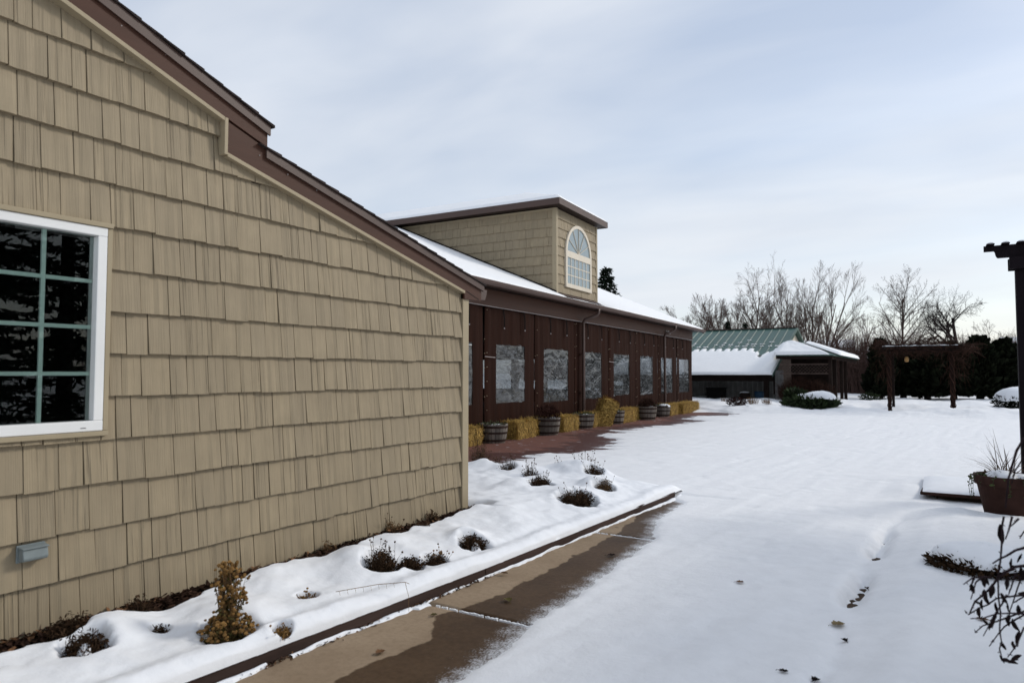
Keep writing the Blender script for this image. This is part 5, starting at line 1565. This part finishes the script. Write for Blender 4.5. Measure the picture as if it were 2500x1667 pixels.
bx = round_bush('boxwood', (2.75, 33.2, .05), .95, .9, .85, 2000, 'needle', 'dark rounded boxwood under a thick white snow cap at the right', .12, seed=8)
snow_dome(bx, .9, .88, .50, .50, 37)
round_bush('dormant_heath', (-7.3, 29.9, .16), .42, .36, .42, 700, 'red_shrub', 'low dark mound of heath in front of the shed', .08, seed=10)
round_bush('dormant_heath', (-3.1, 41.0, .05), .5, .4, .5, 600, 'juniper', 'little green shrub beyond the porch posts', .10, seed=12)

def twig_shrub(name, loc, rx, ry, h, n, mat, label, seed, cat='shrub', r0=.008, group=None):
    e = tag(empty(name, loc), label, cat, group); rr = random.Random(seed); m = MB()
    for i in range(n):
        a = rr.uniform(0, 6.28); q = math.sqrt(rr.random())
        b = Vector((rx*q*.6*math.cos(a), ry*q*.6*math.sin(a), 0)); t = Vector((rx*q*math.cos(a), ry*q*math.sin(a), h*rr.uniform(.55, 1)*(1 - .35*q*q)))
        mid_ = b.lerp(t, .5) + Vector((rr.gauss(0,.08*rx), rr.gauss(0,.08*ry), .05*h))
        m.tube([b, mid_, t], [r0, r0*.8, r0*.35], 3, False)
        for k in range(4):
            p = b.lerp(t, rr.uniform(.3, 1)); d = Vector((rr.gauss(0,1), rr.gauss(0,1), rr.gauss(.7,.5))).normalized()*h*rr.uniform(.1, .3)
            m.tube([p, p + d], [r0*.5, r0*.2], 3, False)
    m.build('twigs', M[mat], e)
    return e
twig_shrub('bare_barberry', (-5.9, 36.0, 0), .95, .4, 1.55, 520, 'vine', 'tangled brown bare shrub in front of the porch lattice', 21, r0=.012)
twig_shrub('bare_barberry', (-4.9, 35.9, 0), .75, .4, 1.35, 380, 'vine', 'tangled brown bare shrub beside the front porch post', 22, r0=.012)
twig_shrub('bare_barberry', (-12.0, 35.0, 0), .9, .8, 1.5, 420, 'vine', 'dark bare shrub by the far corner of the curtained pavilion', 23, r0=.012)
for i, (x, y, lab) in enumerate(((-7.05, 31.7, 'clump of cut tan grass stubs in front of the shed post'), (-6.35, 31.4, 'cut tan grass stubs left of the juniper'), (-8.35, 31.9, 'tan grass stubs in front of the shed bay'), (-6.7, 32.5, 'smaller cut grass stubs behind the stone'))):
    twig_shrub('grass_stubs', (x, y, .22), .32 if i == 0 else .2, .2, .38 if i == 0 else .3, 50 if i == 0 else 26, 'tan_stem', lab, 30+i, 'grass', .007, 'cut grass stubs')

# ------------------------------------------------------------------ bare trees
def bare_tree(seed, h, r0, label, loc, mat='bark', stems=1, spread=.5, up=.35, levels=4, nb=(5, 6, 6, 5), clear=.25, shrink=.56, twist=.10, name='bare_tree', fine=1.0):
    rr = random.Random(seed); m = MB(); tk = MB()
    def grow(p, d, L_, r, lv):
        n = 6 if lv == 0 else (4 if lv < 2 else (3 if lv == 2 else 2))
        pts = [p.copy()]; q = p.copy(); dd = d.copy()
        for i in range(n):
            tw_ = twist*(.35 if lv == 0 else 1)
            dd = (dd + Vector((rr.gauss(0, tw_), rr.gauss(0, tw_), rr.gauss(0, tw_*.6) + up*.10))).normalized()
            q = q + dd*(L_/n); pts.append(q.copy())
        rad = [max(r*(1 - .72*i/n), .0058*fine) for i in range(n + 1)]
        (tk if lv == 0 else m).tube(pts, rad, 7 if lv == 0 else (5 if lv == 1 else 3), False)
        if lv >= levels: return
        k = nb[min(lv, len(nb)-1)]
        k = max(2, int(round(k*rr.uniform(.8, 1.25))))
        for j in range(k):
            f = (clear if lv == 0 else .22) + (1 - (clear if lv == 0 else .22))*(j + rr.random())/k
            i = min(int(f*n), n - 1); s = pts[i].lerp(pts[i+1], f*n - i)
            ax = (pts[i+1] - pts[i]).normalized(); a = rr.uniform(0, 6.28)
            pe = ax.cross(Vector((math.cos(a), math.sin(a), .3))).normalized()
            ang = spread*rr.uniform(.65, 1.3)
            nd = (ax*math.cos(ang) + pe*math.sin(ang) + Vector((0, 0, up*.35))).normalized()
            grow(s, nd, L_*shrink*rr.uniform(.7, 1.15)*(1.15 - .5*f), rad[i]*rr.uniform(.5, .68), lv + 1)
    for s_ in range(stems):
        a = s_*6.28/stems + rr.random()
        o = Vector((0, 0, 0)) if stems == 1 else Vector((math.cos(a), math.sin(a), 0))*.15
        d = Vector((0, 0, 1)) if stems == 1 else Vector((math.cos(a)*.42, math.sin(a)*.42, 1)).normalized()
        grow(o, d, h*(.78 if stems == 1 else .72)*rr.uniform(.9, 1.05), r0, 0)
    e = tag(empty(name, loc), label, 'tree', 'bare trees behind the yard')
    tk.build('trunk', M[mat], e); m.build('crown', M[mat], e)
    return e
bare_tree(101, 11.4, .15, 'tall bare tree rising behind the middle of the green shed roof', (-13.7, 62.2, 0), 'bark', 1, .72, .22, 4, (15, 8, 5, 3), .12, .54, .05)
bare_tree(103, 11.6, .12, 'multi-stemmed bare tree right of the green roof ridge', (-9.0, 63.0, 0), 'bark', 5, .42, .22, 4, (8, 6, 4, 3), .22, .55, .045)
bare_tree(104, 7.8, .09, 'shorter bushy bare tree leaning right behind the porch', (-6.0, 61.0, 0), 'bark_red', 3, .55, .22, 4, (8, 6, 5, 3), .12, .55, .06)
bare_tree(105, 10.0, .13, 'upright oval bare tree behind the vine arbor', (-2.35, 62.1, 0), 'bark', 1, .72, .28, 4, (24, 7, 4, 3), .08, .50, .035)
bare_tree(118, 7.9, .25, 'spreading dark bare tree with thick crooked limbs at the right', (1.35, 59.5, 0), 'bark_dark', 1, .78, .14, 4, (9, 7, 6, 4), .25, .64, .14)
bare_tree(107, 6.2, .10, 'bare tree partly hidden by the near pergola post', (5.6, 72.0, 0), 'bark', 2, .6, .25, 4, (7, 6, 5, 3), .2, .55, .07)
bare_tree(109, 9.6, .08, 'bushy reddish bare tree at the left end of the tree line', (-18.2, 64.5, 0), 'bark_red', 6, .48, .24, 4, (9, 7, 6, 4), .10, .52, .05)
bare_tree(110, 9.6, .08, 'bushy reddish bare tree behind the shed ridge', (-15.6, 65.5, 0), 'bark_red', 5, .48, .24, 4, (9, 7, 6, 4), .10, .52, .05)
bare_tree(111, 8.4, .08, 'bushy reddish bare tree beside the tall bare tree', (-11.8, 66.0, 0), 'bark_red', 5, .50, .24, 4, (9, 7, 6, 4), .10, .52, .05)
for i, (x, y, h, lab) in enumerate(((-4.6, 54.0, 4.3, 'low brown thicket left of the arborvitae hedge'), (-1.4, 54.5, 4.1, 'low brown thicket above the vine arbor'), (1.6, 55.0, 3.9, 'low brown thicket behind the tallest arborvitae'), (-6.9, 55.0, 4.2, 'low brown thicket behind the shed porch'), (4.6, 58.0, 4.2, 'low brown thicket at the right edge'))):
    twig_shrub('bare_thicket', (x, y, 0), 2.2, 1.2, h*1.12, 700, 'bark_red', lab, 50+i, 'thicket', .017, 'bare thickets behind the hedge')
# distant wood closing the horizon
mb = MB(); rr = random.Random(5)
for i in range(1500):
    a = math.radians(rr.uniform(28, 122)); d = rr.uniform(95, 150)
    p = Vector((math.cos(a)*d, math.sin(a)*d, .5)); h = rr.uniform(2.5, 5.5)
    for k in range(5):
        t = p + Vector((rr.gauss(0,.9), rr.gauss(0,.9), h*rr.uniform(.6, 1))); mb.tube([p, p.lerp(t, .5) + Vector((rr.gauss(0,.2), rr.gauss(0,.2), 0)), t], [.06, .045, .02], 3, False)
stuff(mb.build('far_wood', M['bark_red']), 'far grey-brown wood along the horizon', 'wood')

# ------------------------------------------------------------------ far houses
def house(name, label, loc, w, d, h, rise, wall, rz=0.0, wins=2):
    e = tag(empty(name, loc, rz), label, 'house'); m = MB(); m.box((-w/2, -d/2, 0), (w/2, d/2, h)); m.prism([(-d/2, h), (d/2, h), (0, h+rise)], 0, -w/2, w/2); m.build('wall', M[wall], e)
    m = MB()
    for sg in (-1, 1): m.prism([(sg*(d/2+.3), h-.1), (0, h+rise+.02), (0, h+rise+.12), (sg*(d/2+.3), h)], 0, -w/2-.3, w/2+.3)
    rf = m.build('roof', M['roof_shingle'], e)
    m = MB()
    for sg in (-1, 1): m.prism([(sg*(d/2+.28), h+.01), (0, h+rise+.13), (0, h+rise+.25), (sg*(d/2+.28), h+.12)], 0, -w/2-.28, w/2+.28)
    stuff(m.build('roof_snow', M['snow_roof'], rf))
    for k in range(wins):
        x = -w/2 + w*(k+.5)/wins; m = MB(); m.box((x-.45, -d/2-.03, h*.35), (x+.45, -d/2-.001, h*.75)); wn = m.build('window', M['white_vinyl'], e)
        m = MB(); m.box((x-.38, -d/2-.035, h*.35+.07), (x+.38, -d/2-.0305, h*.75-.07)); m.build('pane', M['dormer_glass'], wn)
    return e
house('far_house', 'flat brown house top just right of the green roof peak', (-9.6, 73.0, 0), 5.2, 6.0, 3.9, .7, 'house_wall', .1)
house('far_house', 'low grey outbuilding with a white snowy roof between porch and hedge', (-5.4, 62.0, 0), 4.5, 5.0, 2.3, 1.0, 'house_grey', .15)
house('far_house', 'house with a snowy roof at the right edge behind the hedge', (7.2, 66.0, 0), 5.5, 6.0, 2.6, 1.6, 'house_grey', -.2)

# ------------------------------------------------------------------ vine arbor in the middle distance
ar = tag(empty('vine_arbor', (-.6, 32.4, 0)), 'dark wooden arbor smothered in brown vines beyond the snow', 'arbor')
for (x, y) in ((-1.08, -.55), (1.08, -.52), (-1.0, .55), (1.12, .55)):
    m = MB(); m.box((x-.05, y-.05, -.05), (x+.05, y+.05, 2.52)); m.build('post', M['pergola_wood'], ar)
for y in (-.55, .55):
    m = MB(); m.box((-1.38, y-.1, 2.50), (1.40, y-.066, 2.60)); m.build('beam', M['pergola_wood'], ar)
for k in range(7):
    x = -1.25 + k*.42; m = MB(); m.box((x-.025, -.9, 2.602), (x+.025, .9, 2.66)); m.build('rafter', M['pergola_wood'], ar)
for k, y in enumerate((-.75, -.25, .25, .75)):
    m = MB(); m.box((-1.55, y-.02, 2.662), (1.5, y+.02, 2.69)); m.build('batten', M['pergola_wood'], ar)
m = MB(); rr = random.Random(8)
for i in range(1100):
    x = rr.uniform(-1.6, 1.9); y = rr.uniform(-.9, .9); z = 2.45 + rr.random()*.42*(1 + .4*math.sin(x*3))
    d = Vector((rr.gauss(0,1), rr.gauss(0,1), rr.gauss(-.2,.55))).normalized()*rr.uniform(.2, .65); p = Vector((x, y, z))
    q = p + d; q.z = max(q.z, 1.9); m.tube([p, p.lerp(q, .5) + Vector((0, 0, rr.uniform(-.05, .1))), q], [.008, .007, .004], 3, False)
for (x0, y0) in ((-1.08, -.55), (1.08, -.52), (1.12, .55)):
    for k in range(6):
        pts = [Vector((x0 + .09*math.sin(t*1.7 + k), y0 + .09*math.cos(t*1.7 + k), t*.3)) for t in range(9)]; m.tube(pts, [.018]*9, 4, False)
for i in range(260):
    sx = rr.choice((1.25, 1.25, -1.25)); x = sx + rr.gauss(0,.25); z = rr.uniform(1.5, 2.6); p = Vector((x, rr.uniform(-.7, .7), z)); d = Vector((rr.gauss(0,.6), rr.gauss(0,.6), rr.gauss(-.8,.5)))*.35
    m.tube([p, p + d], [.006, .003], 3, False)
m.build('vines', M['vine'], ar)
m = MB(); rr = random.Random(9)
for i in range(26):
    x = -1.3 + i*.10; w = rr.uniform(.03, .09); y = rr.uniform(-.85, -.5); m.box((x, y, 2.692), (x + .1, y + w, 2.70 + rr.uniform(.0, .035)))
stuff(m.build('snow_line', M['snow'], ar))
m = MB(); m.lathe([(0, -.11), (.06, -.10), (.085, 0), (.06, .09), (.0, .12)], 10); ln = m.build('hanging_lantern', M['copper'], loc=(-1.05, 31.95, 2.16), smooth=True)
tag(ln, 'amber round lantern hanging under the vine arbor', 'lantern')
m = MB(); m.tube([(0, 0, .11), (0, 0, .28)], .006, 4); m.build('hanger', M['black'], ln)

# ------------------------------------------------------------------ near pergola, slab, pot, shrubs at the right
pg = tag(empty('pergola', (2.4, 9.0, 0)), 'dark pergola post and rafter tail at the right edge', 'pergola')
def PGP(mb, name, mat, **k):
    mb.v = [(x - 2.4, y - 9.0, z) for x, y, z in mb.v]; return mb.build(name, mat, pg, **k)
for (x, y) in ((.852, 10.45), (4.0, 10.45), (1.25, 7.0), (4.0, 7.0)):
    m = MB(); m.box((x, y, .10), (x+.15, y+.15, 2.885)); bevel(PGP(m, 'post', M['dark_wood']), .008)
for y in (10.40, 10.605, 6.95, 7.155):
    m = MB(); m.box((.79 if y > 9 else 1.2, y, 2.89), (4.5, y+.045, 3.04)); bevel(PGP(m, 'beam', M['dark_wood']), .006)
def rafter(y, x0):
    n = 8; pr = [(x0, 3.135), (x0, 3.205), (4.9, 3.205), (4.9, 3.045), (x0+.15, 3.045)]
    pr += [(x0 + .15 - .035*math.sin(math.pi/2*k/n) , 3.045 + .09*(1-math.cos(math.pi/2*k/n))) for k in range(1, n)] + [(x0+.105, 3.135)]
    m = MB(); m.prism(pr, 1, y, y+.045); return PGP(m, 'rafter', M['dark_wood'])
rafter(10.46, .535)
for y in (6.4, 6.95, 7.5, 8.05, 8.6, 9.15, 9.7): rafter(y, 1.35)
x = .56; k = 0
while x < 4.8:
    near = x < 1.35
    m = MB(); m.box((x, 10.36 if near else 6.1, 3.207), (x+.085, 10.60 if near else 10.9, 3.219)); PGP(m, 'batten', M['dark_wood'])
    m = MB(); y0, y1 = (10.37, 10.585) if near else (6.12, 10.88)
    m.prism([(x+.005, 3.2195), (x+.08, 3.2195), (x+.07, 3.231), (x+.045, 3.236), (x+.015, 3.230)], 1, y0, y1); stuff(PGP(m, 'batten_snow', M['snow']))
    x += .155; k += 1
# slab the pergola stands on
sl = tag(empty('stone_slab', (2.0, 10.6, .03)), 'low red-brown slab edge with snow on top beside the pot', 'slab')
m = MB(); m.prism([(-2.22, -.72), (2.8, -.62), (2.8, .9), (-2.15, .75)], 2, .075, .112); bevel(m.build('slab_top', M['terracotta'], sl), .008)
m = MB(); m.prism([(-2.05, -.60), (2.7, -.5), (2.7, .8), (-2.0, .65)], 2, -.06, .0745); m.build('footing', M['soil'], sl)
u, v = np.meshgrid(np.linspace(0, 1, 90), np.linspace(0, 1, 50), indexing='ij')
xa = (-2.20 + u*5.0); ya = (-.70 + .1*u) + v*(1.45 + .02*u)
rim = np.minimum(np.minimum(u*5.0, (1-u)*5.0), np.minimum(v, 1-v)*1.45)
zz = .113 + .055*np.clip(rim/.25, 0, 1)**.55*(1 + .15*fbm(xa*2.5, ya*2.5, 681, 3)) - .004*(rim < .001)
stuff(link('slab_snow', grid_mesh('slab_snow', xa, ya, zz, M['snow']), sl))
# terracotta pot
pt_ = tag(empty('terracotta_pot', (.60, 9.08, .045)), 'terracotta pot of spiky grass and trailing vine half full of snow', 'pot')
m = MB(); m.lathe([(0, 0), (.195, 0), (.20, .01), (.268, .36), (.292, .365), (.300, .46), (.288, .465), (.270, .455), (.262, .38), (.25, .33)], 32); m.build('pot_body', M['terracotta'], pt_, smooth=False)
m = MB(); m.lathe([(.262, .40), (.15, .42), (0, .43)], 20); m.build('potting_soil', M['soil'], pt_)
m = snow_pad(51, .17, .42, (-.04, -.05), .10); stuff(m.build('snow_patch', M['snow'], pt_, smooth=True))
m = snow_pad(53, .12, .42, (.12, .06), .06); stuff(m.build('snow_patch', M['snow'], pt_, smooth=True))
rr = random.Random(12); m = MB()
for i in range(70):
    a = rr.uniform(0, 6.28) if i > 24 else rr.uniform(2.4, 4.4); el = rr.uniform(.15, 1.35); L_ = rr.uniform(.30, .60)
    d = Vector((math.cos(a)*math.cos(el), math.sin(a)*math.cos(el), math.sin(el))); p0 = Vector((rr.gauss(0,.04), .06 + rr.gauss(0,.04), .43))
    pts = [p0, p0 + d*L_*.4, p0 + d*L_*.75 - Vector((0, 0, .03)), p0 + d*L_ - Vector((0, 0, .09*math.cos(el)))]
    sd = d.cross(Vector((0, 0, 1))).normalized()*.0045
    vs = []
    for q, w in zip(pts, (1, .9, .6, .1)): vs += [q - sd*w, q + sd*w]
    m.add(vs, [(0, 1, 3, 2), (2, 3, 5, 4), (4, 5, 7, 6)])
m.build('grass_blades', M['dead_plant'], pt_)
m = MB()
for k in range(9):
    a = 2.2 + k*.42; p = Vector((.28*math.cos(a), .28*math.sin(a), .45)); L_ = rr.uniform(.06, .30) if k not in (1, 2, 3) else rr.uniform(.2, .34)
    pts = [p, p + Vector((.045*math.cos(a), .045*math.sin(a), .0)), p + Vector((.06*math.cos(a), .06*math.sin(a), -L_*.5)), p + Vector((.055*math.cos(a) + rr.gauss(0,.01), .055*math.sin(a), -L_))]
    m.tube(pts, .0025, 4, False)
    for j in range(int(L_*60)):
        f = rr.random()*3; i = int(f); c = pts[i].lerp(pts[min(i+1, 3)], f - i); v = Vector((rr.gauss(0,1), rr.gauss(0,1), rr.gauss(-.4,.6))).normalized()*rr.uniform(.018, .035); m.blade(c, c + v, v.length*.8, rnd=rr.random())
for i in range(150):
    a = rr.uniform(0, 6.28); r = rr.uniform(.2, .29); c = Vector((r*math.cos(a), r*math.sin(a), .44)); v = Vector((rr.gauss(0,1), rr.gauss(0,1), rr.gauss(.5,.6))).normalized()*rr.uniform(.02, .05); m.blade(c, c + v, v.length*.7, rnd=rr.random())
m.build('trailing_vine', M['green_sprig'], pt_)
# snow-capped low shrub
e = round_bush('snow_capped_shrub', (.24, 6.30, .05), .35, .29, .19, 2600, 'dead_leaf', 'low dark shrub under a smooth white snow cap at the right', .05, seed=14)
snow_dome(e, .35, .29, .135, .125, 57, (.04, .055))
TWIGS = [[(0.231, 3.703, 0.974), (0.223, 3.692, 0.937), (0.22, 3.706, 0.849), (0.215, 3.707, 0.792), (0.201, 3.676, 0.713), (0.201, 3.678, 0.628), (0.209, 3.727, 0.546), (0.202, 3.698, 0.482), (0.208, 3.704, 0.431), (0.202, 3.738, 0.39), (0.209, 3.72, 0.356), (0.234, 3.754, 0.335), (0.27, 3.758, 0.351)], [(0.336, 3.871, 0.83), (0.313, 3.88, 0.812), (0.28, 3.872, 0.798), (0.244, 3.835, 0.777), (0.217, 3.829, 0.76), (0.19, 3.809, 0.741)], [(0.329, 3.736, 0.773), (0.297, 3.708, 0.77), (0.263, 3.674, 0.769), (0.23, 3.641, 0.751), (0.2, 3.664, 0.715), (0.174, 3.631, 0.678), (0.142, 3.625, 0.642), (0.113, 3.616, 0.612), (0.092, 3.598, 0.562)], [(0.325, 3.962, 0.71), (0.313, 3.976, 0.675), (0.288, 3.947, 0.609), (0.272, 3.964, 0.542), (0.253, 3.952, 0.487)], [(0.322, 3.723, 0.57), (0.291, 3.707, 0.566), (0.245, 3.715, 0.558), (0.192, 3.656, 0.563), (0.14, 3.634, 0.541), (0.095, 3.591, 0.544)], [(0.336, 3.857, 0.621), (0.303, 3.835, 0.612), (0.258, 3.818, 0.604), (0.2, 3.783, 0.595), (0.163, 3.776, 0.561), (0.129, 3.745, 0.549), (0.091, 3.735, 0.517), (0.077, 3.722, 0.537)], [(0.322, 4.006, 0.484), (0.264, 3.947, 0.456), (0.235, 3.964, 0.421), (0.209, 3.955, 0.384), (0.173, 3.932, 0.329)], [(0.313, 3.88, 0.534), (0.244, 3.814, 0.512), (0.199, 3.817, 0.483), (0.144, 3.772, 0.467), (0.114, 3.741, 0.44)], [(0.324, 3.75, 0.527), (0.291, 3.738, 0.497), (0.271, 3.685, 0.468), (0.261, 3.714, 0.424), (0.226, 3.677, 0.379)], [(0.259, 3.683, 0.98), (0.247, 3.702, 0.919), (0.234, 3.701, 0.876)], [(0.281, 3.683, 0.973), (0.25, 3.638, 0.946)], [(0.333, 3.896, 0.912), (0.313, 3.911, 0.872), (0.3, 3.91, 0.846)], [(0.239, 3.825, 0.604), (0.219, 3.782, 0.574), (0.193, 3.757, 0.538), (0.146, 3.758, 0.429)], [(0.174, 3.606, 0.726), (0.143, 3.597, 0.728), (0.107, 3.584, 0.721), (0.072, 3.542, 0.698)], [(0.144, 3.622, 0.722), (0.118, 3.581, 0.705), (0.098, 3.603, 0.622)], [(0.119, 3.829, 0.662), (0.1, 3.825, 0.6)], [(0.29, 3.84, 0.685), (0.274, 3.826, 0.706), (0.255, 3.817, 0.638), (0.247, 3.816, 0.617)], [(0.323, 3.979, 0.576), (0.292, 3.957, 0.557), (0.271, 3.959, 0.538)], [(0.326, 3.875, 1.305), (0.296, 3.86, 1.249), (0.282, 3.854, 1.199), (0.261, 3.845, 1.119), (0.247, 3.843, 0.989)], [(0.324, 3.878, 1.221), (0.287, 3.859, 1.156), (0.273, 3.854, 1.1)]]
LEAVES = [(0.149, 3.678, 0.685, 0.029, 80), (0.166, 3.704, 0.686, 0.024, 75), (0.168, 3.871, 0.56, 0.034, 60), (0.146, 3.749, 0.566, 0.029, 90), (0.201, 3.791, 0.549, 0.034, 75), (0.221, 3.673, 0.628, 0.034, 60), (0.243, 3.785, 0.563, 0.034, 80), (0.248, 3.831, 0.493, 0.034, 95), (0.183, 3.656, 0.529, 0.039, 110), (0.161, 3.786, 0.481, 0.029, 40), (0.274, 3.86, 0.47, 0.039, 60), (0.27, 3.724, 0.45, 0.044, 100), (0.253, 3.856, 0.299, 0.034, 10), (0.267, 3.825, 0.332, 0.034, 150), (0.226, 3.847, 0.368, 0.022, 60), (0.223, 3.74, 0.89, 0.054, 85), (0.295, 3.875, 0.765, 0.029, 120), (0.112, 3.776, 0.625, 0.029, 70), (0.125, 3.616, 0.609, 0.024, 20), (0.175, 3.654, 0.658, 0.039, 100), (0.161, 3.793, 0.599, 0.034, 75), (0.269, 3.922, 0.721, 0.034, 90), (0.293, 3.769, 0.723, 0.039, 80), (0.299, 3.826, 0.623, 0.029, 170), (0.215, 3.823, 0.316, 0.024, 60), (0.133, 3.695, 0.546, 0.029, 90), (0.241, 3.765, 0.673, 0.039, 100), (0.227, 3.764, 0.332, 0.029, 10), (0.175, 3.736, 0.48, 0.024, 120), (0.216, 3.804, 0.683, 0.019, 60), (0.277, 3.78, 0.557, 0.029, 90), (0.259, 3.795, 0.397, 0.024, 70)]
tb = tag(empty('leafy_twigs', (.33, 3.8, 0)), 'dark bare twigs with shrivelled black leaves reaching in from the right', 'shrub')
rr = random.Random(15)
def TB(p): return Vector(p) - Vector((.33, 3.8, 0))
m = MB()
for i, tw in enumerate(TWIGS):
    pts = [TB(p) for p in tw]; n = len(pts); r0 = .0075 if i in (1, 2, 18) else .0050
    if tw[0][0] > .3: pts = [pts[0] + Vector((.10, .03, -.03))] + pts; n += 1
    m.tube(pts, [r0*(1 - .6*k/(n-1)) for k in range(n)], 6, True)
    for k in range(n - 1):
        for q in range(3):
            c = pts[k].lerp(pts[k+1], rr.random()); d = Vector((rr.gauss(0,1), rr.gauss(0,1), rr.gauss(0,1))).normalized()*rr.uniform(.005, .013); m.tube([c, c + d], [.0028, .0012], 4)
# main canes rising from the ground outside the picture
for (x, y, tx, ty, tz) in ((.50, 3.85, .43, 3.80, .72), (.55, 3.95, .42, 3.88, .60), (.52, 3.75, .42, 3.80, 1.0), (.56, 3.90, .43, 3.90, 1.30)):
    m.tube([TB((x, y, .02)), TB((x + .03, y, tz*.5)), TB((tx + .03, ty, tz*.85)), TB((tx, ty, tz))], [.010, .009, .007, .006], 6)
m.build('canes', M['twig'], tb, smooth=True)
for (x, y, z, l, a) in LEAVES:
    a = math.radians(a); c = TB((x, y, z)); ax = Vector((math.cos(a)*.85, math.cos(a)*.5, -math.sin(a))).normalized(); sd = ax.cross(Vector((.5 + rr.gauss(0,.3), -.85 + rr.gauss(0,.3), rr.gauss(0,.3)))).normalized(); nn = ax.cross(sd)
    mb = MB(); vs = []; L_ = l*1.6; wd = l*.30*rr.uniform(.6, 1.3)
    for i in range(6):
        f = i/5; w = wd*math.sin(math.pi*(f*.9 + .05))**.8
        for j in (-1, 0, 1): vs.append(c + ax*(f - .5)*L_ + sd*j*w*rr.uniform(.8, 1.15) + nn*(abs(j)*w*.9 + rr.uniform(-.002, .002)))
    mb.add(vs, [(i*3+j, (i+1)*3+j, (i+1)*3+j+1, i*3+j+1) for i in range(5) for j in range(2)], rr.random())
    mb.build('leaf', M['black_leaf'], tb, smooth=True)
